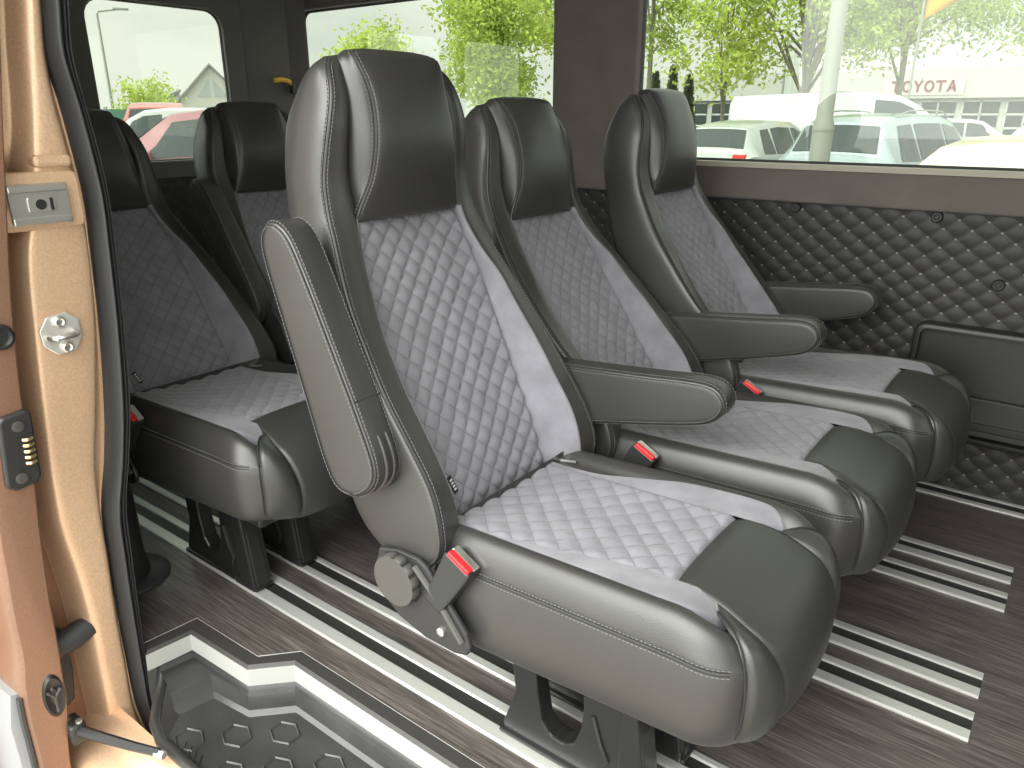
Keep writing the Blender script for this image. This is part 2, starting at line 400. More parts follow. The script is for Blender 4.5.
# seat rails: two aluminium strips with a dark channel between
def rail(y0, y1, x0, x1, label, s=.031, proto=None):
    r_ = empty('seat_rail', ((x0+x1)/2, (y0+y1)/2, 0), label=label, cat='floor rail', group='floor rails')
    hw, hl = (y1-y0)/2, (x1-x0)/2
    for a, b in ((-hw, -hw+s), (hw-s*.75, hw)):
        MB().prism([(a, 0), (a, .003), (a+.003, .005), (b-.003, .005), (b, .003), (b, 0)], 'x', -hl, hl).build('rail_strip', ALU, r_, smooth=False)
    m = MB(); m.box((-hl, -hw+s, .0), (hl, hw-s*.75, .0015)); m.build('rail_channel', CHANNEL, r_, smooth=False)
    return r_
F_, R_ = .018, XB + .06
rail(.813, .894, R_, F_, 'aluminium floor rail nearest the step edge, under the nearest front seat')
rail(.943, 1.007, R_, F_, 'second aluminium floor rail from the step, under the nearest front seat', .022)
rail(1.318, 1.403, R_, F_, 'aluminium floor rail under the middle front seat, its nearer one')
rail(1.450, 1.534, R_, F_, 'aluminium floor rail under the middle front seat, its farther one')
rail(1.790, 1.873, R_, F_+.01, 'aluminium floor rail under the seat by the wall, nearer of its two')
rail(1.924, 2.006, R_, F_+.01, 'aluminium floor rail under the seat by the wall, farther of its two')
rail(2.31, 2.385, R_, 1.1, 'bright aluminium rail along the foot of the quilted wall', .022)
# floor panel seam
struct(MB().box((.125, .76, 0), (.128, 2.3, .0012)).build('trim_4', CHANNEL, smooth=False))

# ------------------------------------------------------------------ the seat
YC = .98; X0 = -.60
# back profile: z, crest x, crest y, seam x, seam y, insert x, rear x
BT = [(.325, -.775, .182, -.795, .205, -.800, -.830), (.35, -.735, .186, -.750, .224, -.785, -.868), (.39, -.712, .188, -.713, .230, -.770, -.910), (.44, -.712, .188, -.708, .232, -.784, -.937),
      (.50, -.733, .190, -.729, .228, -.808, -.966), (.57, -.778, .190, -.776, .227, -.844, -.996), (.63, -.818, .190, -.820, .226, -.873, -1.020), (.70, -.863, .181, -.868, .218, -.910, -1.046),
      (.76, -.897, .170, -.908, .209, -.935, -1.065), (.81, -.930, .154, -.938, .197, -.956, -1.080), (.86, -.955, .141, -.963, .186, -.974, -1.092), (.90, -.968, .138, -.979, .181, -.985, -1.099),
      (.95, -.975, .140, -.986, .178, -1.000, -1.104), (1.0, -.972, .139, -.982, .172, -1.008, -1.105), (1.04, -.970, .135, -.978, .165, -1.010, -1.102), (1.08, -.975, .127, -.982, .153, -1.010, -1.089),
      (1.11, -.988, .121, -.994, .144, -1.013, -1.068), (1.128, -1.001, .112, -1.007, .134, -1.018, -1.046), (1.138, -1.013, .098, -1.018, .118, -1.023, -1.032)]
PV = Vector((-.70, 0, .38))      # recline pivot (world x, z of the first seat)
def bk(z, c): return interp(BT, z, c)
def bw(z): return interp([(.36, .135), (.54, .140), (.71, .149), (.80, .143), (.87, .129), (.90, .115), (1.04, .112), (1.10, .095), (1.14, .075)], z)
def back_section(z):
    cr, cw, se, sw, xi, xr = (bk(z, c) for c in range(1, 7)); bi = bw(z); W = sw + .006; th = se - xr; t1, t2, t3, t4 = min(.018, .2*th), min(.045, .35*th), min(.018, .16*th), min(.004, .04*th)
    return [(xi-.010, 0), (xi-.009, bi*.4), (xi-.006, bi*.75), (xi-.003, bi-.001), (lerp(xi, cr, .52), lerp(bi, cw-.008, .52)), (cr-.004, cw-.008), (cr, cw+.002), (lerp(cr, se, .5)+.001, lerp(cw, sw, .5)), (se, sw-.002),
            (se-t1, W-.001), (lerp(se, xr, .45), W), (xr+t2, W-.002), (xr+t3, W-.010), (xr+t4, W-.032), (xr, W*.65), (xr-.002, W*.25)]
def back_loop(z):
    h = back_section(z)
    pts = h + [(xr_, -y) for xr_, y in reversed(h[1:])]
    return crom(pts, 4, True)
IDX = {'suede0': 3*4, 'crest': 5*4+1, 'seam': 8*4}
def back_pt(z, i, off=0.0):
    l = back_loop(z); a, b = Vector(l[(i-1) % len(l)]), Vector(l[(i+1) % len(l)]); t = (b-a).normalized(); nrm = Vector((t.y, -t.x))
    p = Vector(l[i % len(l)]) + nrm*off
    return Vector((p.x, p.y, z)) - PV
def mirror_y(pts): return [Vector((p[0], -p[1], p[2])) for p in pts]
def smooth_levels(a, b, n): return [lerp(a, b, k/n) for k in range(n+1)]

seat = empty('passenger_seat', (X0, YC, 0))
def L_(m): m.v = [(p[0]-X0, p[1], p[2]) for p in m.v]; return m      # world x of seat one -> seat space
lv = smooth_levels(.325, 1.138, 72)
m = MB(); loops = []
l0 = back_loop(.325); cx = sum(p[0] for p in l0)/len(l0)
loops.append([Vector((lerp(cx, p[0], .8), p[1]*.93, .312)) - PV for p in l0])
for z in lv: loops.append([(Vector((p[0], p[1], z)) - PV) for p in back_loop(z)])
l1 = back_loop(1.138)
loops.append([(Vector((lerp(-1.022, p[0], .6), p[1]*.8, 1.1415)) - PV) for p in l1])
m.loft(loops)
back = m.build('backrest', LEATHER, seat, angle=180, loc=(PV.x - X0, 0, PV.z))
# quilted centre panel
QW, QH = .043, .043
def arc(z): return z / .92      # length along the slope
P = []; UV = []
NU, NV = 66, 150
for i in range(NU+1):
    P.append([])
    for j in range(NV+1):
        z = lerp(.372, .888, j/NV); y = lerp(-1, 1, i/NU)*(bw(z) + .001)
        ed = min(1, min(i, NU-i)/2.5) * min(1, min(j, NV-j)/2.5)
        x = bk(z, 5) - .006*(1 - (y/.14)**2) + .004*(abs(y)/.14)**6 + puff(y/QW, arc(z)/QH, .0075, .45) * ed + .002*ed - .003*(1-ed)
        P[-1].append(Vector((x, y, z)) - PV); UV.append((y/QW + arc(z)/QH, y/QW - arc(z)/QH))
set_uv(MB().grid(P).build('quilted_panel', QUILT, back, angle=180), UV)
# plain suede flanks
for s in (1, -1):
    P = []
    for t in range(13):
        i0 = IDX['suede0'] - 1; k0 = i0 + (IDX['crest'] + (1 if s > 0 else -3) - i0) * t/12
        zlo = .388 + .040*(t/12)**2; zhi = .888; P.append([])
        for j in range(51):
            z = lerp(zlo, zhi, j/50)
            k = k0; ia = int(math.floor(k)); fr = k - ia
            p = back_pt(z, ia, .0028 if t < 12 else .0005).lerp(back_pt(z, ia+1, .0028 if t < 12 else .0005), fr)
            p.y *= s; P[-1].append(p)
    MB().grid(P, flip=(s < 0)).build('suede_flank', SUEDE, back, angle=180)
# headrest pillow
HT = [(.884, -.972, .126, .120), (.905, -.965, .121, .122), (.95, -.952, .106, .124), (.997, -.945, .098, .124), (1.032, -.946, .094, .123), (1.075, -.954, .091, .121), (1.105, -.964, .093, .117), (1.128, -.975, .097, .111), (1.142, -.985, .097, .103), (1.149, -.998, .090, .092)]
def head_loop(z):
    xf, fw, wb = interp(HT, z, 1), interp(HT, z, 2), max(interp(HT, z, 3), interp(HT, z, 2)+.001); xb = min(xf-.016, max(-1.040, bk(min(z, 1.138), 6) + .012))
    half = [(xf+.012, 0), (xf+.011, fw*.5), (xf+.006, fw*.86), (xf-.001, fw), (xf-.010, lerp(fw, wb, .45)), (lerp(xf, xb, .42), wb), (xb+.010, wb), (xb, wb-.008), (xb, .04)]
    return crom(half + [(a, -b) for a, b in reversed(half[1:])], 4, True)
m = MB(); loops = [[Vector((p[0]*.0+lerp(-.985, p[0], .75), p[1]*.97, .882)) - PV for p in head_loop(.884)]]
for z in smooth_levels(.884, 1.149, 40): loops.append([(Vector((p[0], p[1], z)) - PV) for p in head_loop(z)])
loops.append([(Vector((lerp(-1.006, p[0], .5), p[1]*.65, 1.1525)) - PV) for p in head_loop(1.149)])
m.loft(loops); hr = m.build('headrest', LEATHER, back, angle=180)

def stitched(m_dark, m_light, path, normal_off, gap=.0058, dash=.004, step=.0066):
    """dark groove along path and a row of small stitches on either side; path: [(point, side direction, normal)]"""
    for sg in (-1, 1): m_dark.tube([p + s_*(.0026*sg) + n_*(-.0002) for p, s_, n_ in path], .0009, 5)
    L1 = 0; acc = [0]
    for a, b in zip(path, path[1:]): acc.append(acc[-1] + (b[0]-a[0]).length)
    def at(d):
        for i in range(len(acc)-1):
            if acc[i+1] >= d: break
        f = (d-acc[i])/max(1e-9, acc[i+1]-acc[i])
        return [path[i][k].lerp(path[i+1][k], f) for k in range(3)]
    d = .006
    while d + dash < acc[-1]:
        for sg in (-1, 1):
            a, b = at(d), at(d+dash)
            m_light.tube([a[0]+a[1]*gap*sg+a[2]*normal_off*.5, b[0]+b[1]*gap*sg+b[2]*normal_off*.5], .0007, 4)
        d += step
def back_path(z0, z1, i, s, n_=70, loopf=None):
    out = []
    for z in smooth_levels(z0, z1, n_):
        l = (loopf or back_loop)(z); N_ = len(l); a, b = Vector(l[(i-1) % N_]), Vector(l[(i+1) % N_]); t = (b-a).normalized()
        nr = Vector((t.y, -t.x, 0)); out.append(((Vector((l[i][0], l[i][1]*s, z)) - PV), Vector((t.x, t.y*s, 0)), Vector((nr.x, nr.y*s, 0))))
    return out
for s in (1, -1):
    md, ml = MB(), MB(); stitched(md, ml, back_path(.335, 1.134, IDX['seam'], s), .0006)
    md.build('seam_groove', THREAD_DARK, back); ml.build('stitching', THREAD, back)
for s in (1, -1):
    md, ml = MB(), MB(); stitched(md, ml, back_path(.89, 1.146, 3*4, s, 40, head_loop), .0006)
    md.build('headrest_seam', THREAD_DARK, back); ml.build('headrest_stitching', THREAD, back)
# care tag at the lower edge of the quilt
zt = .452; xt = bk(zt, 5) + .010
m = MB(); M = Matrix.Translation(Vector((xt, -.122, zt)) - PV) @ Matrix.Rotation(-.35, 4, 'Y') @ Matrix.Rotation(.25, 4, 'X')
m.box((-.001, -.004, -.016), (.001, .006, .016), M); tg = m.build('care_tag', BLACKTRIM, back, smooth=False)
m = MB()
for zz in (-.009, -.003, .003, .009): m.box((.001, -.002, zz-.0016), (.0014, .004, zz+.0014), M)
o = m.build('tag_print', WHITE, back, smooth=False)

# cushion body: stacked rounded outlines
def outline(d, n_corner=9, n_side=26, n_front=16, n_rear=8):
    xr_, W, rc = -.735, .215 - d, max(.012, .072 - d*.8)
    pts = []
    def xf(y): return -.208 - d - .028 * (abs(y)/.215)**2.2
    xc = xf(W - rc)
    for k in range(n_side): pts.append((lerp(xr_, xc - rc, k/n_side), -W))
    for k in range(n_corner):
        a = -PI/2 + (PI/2) * k/n_corner
        pts.append((xc - rc + rc*math.cos(a), -W + rc + rc*math.sin(a)))
    for k in range(n_front+1):
        y = lerp(-W+rc, W-rc, k/n_front); pts.append((xf(y), y))
    for k in range(1, n_corner+1):
        a = (PI/2) * k/n_corner; pts.append((xc - rc + rc*math.cos(a), W - rc + rc*math.sin(a)))
    for k in range(1, n_side+1): pts.append((lerp(xc - rc, xr_, k/n_side), W))
    for k in range(1, n_rear): pts.append((xr_, lerp(W, -W, k/n_rear)))
    return pts
RG = [(.035, .214, .250), (.010, .222, .256), (.001, .240, .272), (-.004, .275, .305), (-.004, .335, .355), (.000, .370, .386), (.004, .388, .404), (.013, .409, .426),
      (.024, .421, .438), (.036, .424, .441), (.050, .418, .432), (.066, .406, .416), (.105, .390, .400)]
RGD = crom([(float(i),) + r_ for i, r_ in enumerate(RG)], 3)
def ring_z(ri, z0, z1, x, y=.0):
    t = max(0, min(1, (x + .715) / .50)); z = lerp(z0, z1, t)
    top = sm((ri - 4) / 3.2)
    return z - lerp(.080, .030, sm((abs(y)-.125)/.06)) * top * sm((x + .335) / .13)
m = MB(); loops = []
for ri, d, z0, z1 in RGD: loops.append([Vector((x - X0, y, ring_z(ri, z0, z1, x, y))) for x, y in outline(d)])
m.loft(loops); cush = m.build('cushion', LEATHER, seat, angle=180)
# fabric top
def ztop(x, y): return ring_z(9, .424, .441, x, y) - .004 - .014*(1 - min(1, abs(y)/.18)**2)
FH = [(-.735, .122), (-.66, .122), (-.62, .128), (-.58, .142), (-.54, .155), (-.473, .174), (-.384, .181), (-.335, .175), (-.308, .162), (-.290, .140), (-.280, .118)]
def ynear(x): return -lerp(.172, .114, sm((x + .68)/.30))
FHN = [(-.735, .174), (-.60, .176), (-.473, .178), (-.384, .181), (-.335, .175), (-.308, .162), (-.290, .140), (-.280, .118)]
P = []; UV = []
for i in range(91):
    x = lerp(-.735, -.350, i/90); P.append([]); yl = ynear(x)
    for j in range(65):
        y = lerp(yl, .114, j/64); ed = min(1, min(j, 64-j)/2.5) * (1 - sm((x + .374)/.012)); dp = -.006*sm((x + .374)/.012)
        P[-1].append(Vector((x - X0, y, ztop(x, y) + dp + .002 + puff((x+.35)/.048, y/.048, .0065, .45)*ed))); UV.append(((x+.35+y)/.048, (x+.35-y)/.048))
set_uv(MB().grid(P).build('quilted_seat_panel', QUILT, cush, angle=180), UV)
for s in (1, -1):
    P = []
    for i in range(61):
        x = lerp(-.735, -.281, i/60); h = interp(FH if s > 0 else FHN, x); P.append([])
        for j in range(12):
            y0 = .112 if s > 0 else -ynear(x)-.002; y = lerp(y0, max(y0 + .0005, h), min(1, j/10)) + (.002 if j == 11 else 0); P[-1].append(Vector((x - X0, y*s, ztop(x, y) + (.0035 if j < 10 else (.001 if j == 10 else -.022)))))
    MB().grid(P, flip=(s > 0)).build('suede_border', SUEDE, cush, angle=180)
# front leather pad flowing over the nose of the cushion
PP = crom([(-.362, .421), (-.345, .4255), (-.318, .424), (-.285, .417), (-.255, .405), (-.224, .391), (-.202, .369), (-.190, .338), (-.188, .305), (-.195, .270), (-.214, .238)], 5)
P = []
for i, (x, z) in enumerate(PP):
    a, b = PP[max(0, i-1)], PP[min(len(PP)-1, i+1)]; t = Vector((b[0]-a[0], 0, b[1]-a[1])).normalized(); nr = Vector((-t.z, 0, t.x))
    f = i/(len(PP)-1); hw = .118 + .014*math.sin(PI*min(1, f*1.1))**2; P.append([])
    for j in range(33):
        u = -1 + 2*j/32; off = .006*(1 - abs(u)**3) - (.016 if abs(u) > .999 else 0) + .001
        xb = -.028*(abs(u*hw)/.215)**2.2 * sm((f-.25)/.4)
        P[-1].append(Vector((x + xb - X0, u*hw, z)) + nr*off)
MB().grid(P).build('front_pad', LEATHER_PAD, cush, angle=180)
# wedge gussets between the pad and the side bolsters
GA = crom([(-.292, .132, .4165), (-.268, .155, .4205), (-.249, .171, .413), (-.236, .181, .395), (-.228, .187, .356), (-.2275, .187, .315), (-.233, .184, .278), (-.243, .178, .256)], 5)
def along(pts, f):
    acc = [0]
    for a, b in zip(pts, pts[1:]): acc.append(acc[-1] + (Vector(b)-Vector(a)).length)
    d = f*acc[-1]
    for i in range(len(acc)-1):
        if acc[i+1] >= d: break
    return Vector(pts[i]).lerp(Vector(pts[i+1]), (d-acc[i])/max(1e-9, acc[i+1]-acc[i]))
for s in (-1, 1):
    ga = [Vector((a - X0 + .001, s*b, c)) for a, b, c in GA]; e = 1 if s < 0 else 31
    gb = [P[i][e] + Vector((-.001, 0, -.002)) for i in range(13, len(P)-1)]
    G = []
    for i in range(31):
        a, b = along(ga, i/30), along(gb, i/30); row = []
        for j in range(11):
            t = j/10; q = a.lerp(b, t); bl = math.sin(PI*t)**.8*.0125*sm(i/9)
            row.append(q + Vector((bl*.95, s*bl*.35, bl*.3)) - (Vector((.008, s*.004, .006)) if j == 0 else Vector((.004, 0, .004)) if j == 10 else Vector((0, 0, 0))))
        G.append(row)
    MB().grid(G).build('gusset', LEATHER_PAD, cush, angle=180)
    m = MB(); m.tube(ga, .0016, 6); m.build('gusset_seam', THREAD_DARK, cush)
# seams on the cushion: piping beside the pad, double row along the sides
for s in (0, 32):
    m = MB(); m.tube([P[i][s] + Vector((.002, 0, .006 if i < 30 else .003)) for i in range(9, len(P)-2)], .0026, 6); m.build('piping', LEATHER, cush)
o6 = outline(-.0005); mid = len(o6)
side = [i for i in range(4, 31)]
for s in (-1, 1):
    path = []; md, ml = MB(), MB()
    for i in side:
        x, y = o6[i]; a, b = o6[i-1], o6[i+1]; t = Vector((b[0]-a[0], b[1]-a[1], 0)).normalized(); nr = Vector((t.y, -t.x, 0))
        z = ring_z(5, .370, .386, x, y) + .001
        path.append((Vector((x - X0, y*-s, z)), Vector((0, 0, 1)), Vector((nr.x, nr.y*-s, 0))))
    stitched(md, ml, path, .0012)
    md.build('cushion_seam', THREAD_DARK, cush); ml.build('cushion_stitching', THREAD, cush)
# lower tray under the cushion
m = MB(); m.box((-.64 - X0, -.155, .200), (-.30 - X0, .165, .222)); m.build('seat_pan', PLASTIC, seat, smooth=False, bevel=.006)

# pedestal legs (x, z at the leg plane of the nearest front seat)
def leg_bm(y):
    o_ = [(-.655, .0065), (-.654, .03), (-.640, .070), (-.628, .11), (-.632, .150), (-.640, .205), (-.395, .205), (-.384, .15), (-.366, .03), (-.362, .0065)]
    h_ = [(-.584, .185), (-.580, .13), (-.570, .075), (-.552, .055), (-.528, .052), (-.506, .066), (-.494, .10), (-.490, .15), (-.492, .185)]
    m_ = wall_mesh(o_, [h_], lambda a, b, d: (a - X0, y - .018 + d, b), .036)
    m_.box((-.440 - X0, y-.027, .0065), (-.366 - X0, y+.027, .03)); m_.box((-.66 - X0, y-.024, .006), (-.36 - X0, y+.024, .016))
    m_.prism([(a - X0, b) for a, b in ((-.420, .016), (-.420, .21), (-.393, .21), (-.366, .016))], 'y', y-.026, y+.026)
    return m_
for y in (-.125, .005):
    lg = leg_bm(y).build('leg', LEGM, seat, smooth=False, bevel=.004)
    m = MB(); m.tube([(-.47 - X0, y-.0195, .145), (-.455 - X0, y-.0205, .10), (-.44 - X0, y-.0205, .07), (-.452 - X0, y-.0195, .045)], .004, 6); m.build('release_groove', BLACKTRIM, lg)
m = MB(); m.box((-.62 - X0, -.14, .196), (-.40 - X0, .02, .212)); m.build('base_plate', PLASTIC, seat, smooth=False)

# recliner bracket and knob, near side
br = [(a + .008, b + .008) for a, b in [(-.852, .335), (-.845, .360), (-.800, .372), (-.755, .372), (-.735, .362), (-.655, .272), (-.647, .250), (-.655, .232), (-.680, .224), (-.745, .224), (-.805, .240), (-.845, .270)]]
m = MB(); m.prism([(a - X0, b) for a, b in br], 'y', -.245, -.236); bk_ = m.build('recliner_bracket', PLASTIC, seat, smooth=False, bevel=.003)
m = MB(); m.tube([(-.752 - X0, -.247, .366), (-.70 - X0, -.247, .318), (-.655 - X0, -.247, .263)], .006, 8); m.build('bracket_rib', PLASTIC_GREY, bk_)
MB().lathe([(0, .006), (.005, .006), (.008, .004), (.008, -.004)], 16, Matrix.Translation((-.700 - X0, -.245, .262)) @ Matrix.Rotation(PI/2, 4, 'X')).build('bolt', STEEL, bk_)
m = MB(); loops = []
for rr, yy in ((.030, -.244), (.045, -.245), (.047, -.248), (.047, -.259), (.044, -.263), (.030, -.2635), (.012, -.2625)):
    lp = []
    for k in range(96):
        a = 2*PI*k/96; q = rr - (.0040*(1-abs(math.sin(a*6)))**2.2*1.6 if rr > .044 else 0)
        lp.append((-.788 - X0 + q*math.cos(a), yy, .330 + q*math.sin(a)))
    loops.append(lp)
m.loft(loops); m.build('recliner_knob', PLASTIC_GREY, bk_, angle=50)
# seat-belt buckle
M = Matrix.Translation((-.684 - X0, -.232, .364)) @ Matrix.Rotation(math.radians(28), 4, 'Y') @ Matrix.Rotation(math.radians(-6), 4, 'X')
m = MB(); m.loft([[M @ Vector(p) for p in ((-.024*k, -.016, z), (.024*k, -.016, z), (.024*k, .014, z), (-.024*k, .014, z))] for z, k in ((-.062, .80), (-.03, .95), (.03, 1.15), (.042, 1.15))])
bu = m.build('buckle', PLASTIC, seat, smooth=False, bevel=.004)
m = MB(); m.box((-.023, -.0155, .034), (.023, -.003, .047), M); m.build('release_button', RED, bu, smooth=False, bevel=.002)
m = MB(); m.box((-.025, -.002, .036), (.025, .013, .046), M); m.build('buckle_slot', STEEL, bu, smooth=False, bevel=.002)
m = MB(); m.tube([(-.715 - X0, -.222, .30), (-.725 - X0, -.215, .26), (-.73 - X0, -.205, .22)], .007, 6); m.build('buckle_stalk', BLACKTRIM, bu)
# steel anchor loops in the seat bite
for s in (-1, 1):
    m = MB(); m.tube([(-.735 - X0, s*.165 - .016, .408), (-.700 - X0, s*.165 - .016, .414), (-.697 - X0, s*.165 + .016, .414), (-.735 - X0, s*.165 + .016, .408)], .003, 6)
    m.build('anchor_bar', STEEL, seat)

# armrest: long rounded pad, pivot at its origin, pointing +x when lowered
AR = crom([(-.045, .010), (-.028, .048), (.02, .060), (.12, .056), (.25, .050), (.345, .046), (.385, .036), (.402, .012), (.395, -.014), (.365, -.034), (.30, -.044), (.20, -.053), (.08, -.062), (.0, -.062), (-.034, -.036)], 5, True)
_c = sum(AR[i][0]*AR[(i+1) % len(AR)][1] - AR[(i+1) % len(AR)][0]*AR[i][1] for i in range(len(AR)))
def arm_ring(d, y):
    n_ = len(AR); lp = []
    for i in range(n_):
        a, b = Vector(AR[i-1]), Vector(AR[(i+1) % n_]); t = (b-a).normalized(); nr = Vector((t.y, -t.x)) * (1 if _c > 0 else -1)
        q = Vector(AR[i]) - nr*d; lp.append(Vector((q.x, y, q.y)))
    return lp
def make_armrest(y_mid, ang, piv, parent):
    m = MB(); m.loft([arm_ring(d, y) for d, y in ((.014, -.0280), (.006, -.0272), (.0015, -.0245), (0, -.020), (-.001, 0), (0, .020), (.0015, .0245), (.006, .0272), (.014, .0280))])
    a = m.build('armrest', LEATHER, parent, angle=180, loc=(piv[0] - X0, y_mid, piv[1])); a.rotation_euler = (0, -ang, 0)
    for d, y in ((.0032, -.0264), (.0032, .0264)):
        md, ml = MB(), MB(); r_ = arm_ring(d, y); n_ = len(r_); path = []
        for i in range(n_+1):
            p = r_[i % n_]; t = (r_[(i+1) % n_] - r_[(i-1) % n_]).normalized(); nr = Vector((t.z, 0, -t.x))*(1 if _c > 0 else -1)
            nn_ = (nr + Vector((0, -1 if y < 0 else 1, 0))).normalized(); path.append((p, nn_.cross(t).normalized(), nn_))
        stitched(md, ml, path, .0004)
        md.build('armrest_seam', THREAD_DARK, a); ml.build('armrest_stitching', THREAD, a)
    # hinge wrap: grooved band around the pivot end
    m = MB()
    for yy in (-.004, .012):
        m.tube([(p.x, yy, p.z) for p in arm_ring(-.0015, 0) if p.x < .055], .0035, 6)
    m.tube([(.105, y, -.0605) for y in (-.027, 0, .027)], .0018, 5)
    m.build('hinge_band', LEATHER, a)
    return a

ARM_Y = -.256
arm1 = make_armrest(ARM_Y, math.radians(110.5), (-.848, .522), seat)
index_kids()
def add_arm(root, ang, y=ARM_Y, piv=(-.866, .505)):
    c = copy_tree(arm1, root); c.location = (piv[0] - X0, y, piv[1]); c.rotation_euler = (0, -math.radians(ang), 0); return c
ALLS = 'van passenger seats'
def place_seat(dx, dy, recl, label, bx=0, bkl=.03):
    s_ = empty('passenger_seat', (X0 + dx, YC + dy, 0), label=label, cat='seat', group=ALLS)
    for ch in KIDS[seat.name]:
        if ch.name.startswith('armrest'): continue
        c = copy_tree(ch, s_)
        if ch.name.startswith('buckle'): c.location.x += bkl; c.location.z += bkl*.45
        if ch.name.startswith('backrest'): c.rotation_euler = (0, -math.radians(recl), 0); c.location.x += bx
    return s_
tag(seat, 'nearest front row seat, quilted grey suede and black leather, near armrest folded up', 'seat', ALLS)
s2 = place_seat(.02, .508, 10, 'middle seat of the front row, its near armrest lowered beside the nearest seat')
add_arm(s2, 7.5, -.243)
s3 = place_seat(.055, 1.004, 6, 'front row seat next to the quilted side wall, armrests lowered on both sides', .03)
add_arm(s3, 8.8, -.230, (-.884, .507)); add_arm(s3, 8, -ARM_Y, (-.872, .505))
s4 = place_seat(-1.0, -.015, 13, 'back row seat directly behind the rubber door seal, seen below the rear window', -.02)
s5 = place_seat(-1.02, .50, 10, 'back row seat mostly hidden behind the nearest front seat, armrest folded up')
add_arm(s5, 118, -.246, piv=(-.848, .522))

# round post with a screwed flange
po = empty('floor_post', (-1.675, .672, 0), label='black round post with screwed floor flange beside the door seal', cat='post')
MB().lathe([(.055, 0), (.055, .02), (.048, .06), (.046, .22), (.040, .27), (.024, .30), (0, .302)], 32).build('column', PLASTIC, po, angle=50)
m = MB().lathe([(.05, 0), (.096, 0), (.098, .004), (.094, .009), (.06, .013), (.05, .014)], 40); fo = m.build('flange', RUBBER, po, angle=50)
for k in range(6):
    a = math.radians(20 + 60*k); MB().lathe([(.007, .008), (.0065, .0115), (0, .0115)], 12, Matrix.Translation((.080*math.cos(a), .080*math.sin(a), 0))).build('screw', BLACKTRIM, fo)

# ------------------------------------------------------------------ doorway: jamb, seal, step well, open sliding door
# z, panel outer, panel inner, seal start, seal end  (y values at x = -1.40)
JR = [(1.80, .600, .620, .622, .662), (1.50, .598, .617, .618, .658), (1.265, .591, .614, .614, .654), (1.223, .585, .612, .612, .651), (1.146, .573, .603, .605, .642), (1.067, .563, .603, .616, .648), (.984, .55, .606, .619, .653),
      (.911, .536, .602, .615, .648), (.829, .511, .599, .607, .641), (.688, .494, .585, .597, .632), (.526, .478, .557, .578, .616), (.425, .47, .537, .56, .596), (.324, .467, .529, .536, .573),
      (.229, .475, .526, .53, .566), (.105, .48, .52, .525, .559), (-.027, .477, .517, .523, .551), (-.147, .476, .515, .523, .546), (-.242, .478, .531, .535, .56)]
JR = [(z, a, b + .012*sm((1.05-z)/.2), c + .015*sm((1.05-z)/.2), d + .015*sm((1.05-z)/.2)) for z, a, b, c, d in JR[::-1]]
def jr(z, c): return interp(JR, z, c)
XJ = -1.40
zs = [lerp(-.30, 1.80, k/84) for k in range(85)]
m = MB(); P = []
for z in zs:
    o_, i_, s0 = jr(z, 1), jr(z, 2), jr(z, 3); low = sm((.30 - z)/.25)
    ch = .020
    row = [(XJ-.11, o_-.24), (XJ-.105, o_-.11), (XJ-.085, o_-.062), (XJ-.080, o_-ch-.018), (XJ-.072, o_-ch), (XJ-.062, o_-ch+.006), (XJ-.040, o_-.008), (XJ-.012, o_-.001), (XJ-.004, o_+.008), (XJ-.002, lerp(o_, i_, .5)),
           (XJ-.004, i_-.006), (XJ-.014, i_+.001), (XJ-.024, i_+.006), (XJ-.028, lerp(i_, s0, .6)+.002), (XJ-.028, s0+.002), (XJ-.034, s0+.03), (XJ-.06, s0+.045), (XJ-.11, s0+.05)]
    hi = sm((z-.9)/.15); row = [(lerp(x, XJ - .012 + (x-XJ)*.35, hi) if k < 7 else x, y) for k, (x, y) in enumerate(row)]
    P.append([(x, y, z) for x, y in crom(row, 4)])
m.grid([r_[17:] for r_ in P]); jamb = struct(m.build('wall_right_jamb', COPPER, angle=180))
k0 = next(i for i, z in enumerate(zs) if z > .86)
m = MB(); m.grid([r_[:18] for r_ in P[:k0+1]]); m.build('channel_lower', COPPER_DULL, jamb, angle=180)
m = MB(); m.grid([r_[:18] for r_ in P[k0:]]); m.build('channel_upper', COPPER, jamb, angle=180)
# raised pressing above and behind the latch plate
m = MB(); m.prism(rrect(.478, .868, .612, .962, .012), 'x', XJ-.03, XJ+.003); m.build('latch_recess', COPPER, jamb, smooth=False, bevel=.004)
m = MB(); m.prism(rrect(.545, .968, .606, .988, .008), 'x', XJ-.02, XJ+.008); m.build('pressed_ridge', COPPER, jamb, smooth=False, bevel=.006, seg=3)
m = MB(); m.box((XJ-.11, .425, .15), (XJ-.106, .455, .30)); m.build('sealer_patch', COPPER_DULL, jamb, bevel=.002)
# rubber seal of the doorway
m = MB(); P = []
prof = [(0, -.034), (.02, -.012), (.12, .010), (.28, .022), (.42, .018), (.50, .002), (.54, -.012), (.60, .002), (.68, .010), (.74, .006), (.78, -.008), (.83, .004), (.90, .006), (.97, -.004), (1.0, -.03), (.98, -.08), (.6, -.10), (.02, -.10)]
prof = crom(prof, 3)
for z in [lerp(-.262, 1.80, k/110) for k in range(111)]:
    a, b = jr(z, 3), jr(z, 4); P.append([(XJ + dx_, lerp(a, b, t), z) for t, dx_ in prof])
# the seal turns at the sill and runs forward along the step
zb = -.27
P = [row for row in P if row[0][2] > zb]
seal = empty('door_seal', (XJ, .58, -.10), label='thick black rubber seal running up the copper door pillar', cat='door seal')
m.grid(P); m.v = [(p[0]-XJ, p[1]-.58, p[2]+.10) for p in m.v]; m.build('seal_lip', RUBBER, seal, angle=180)
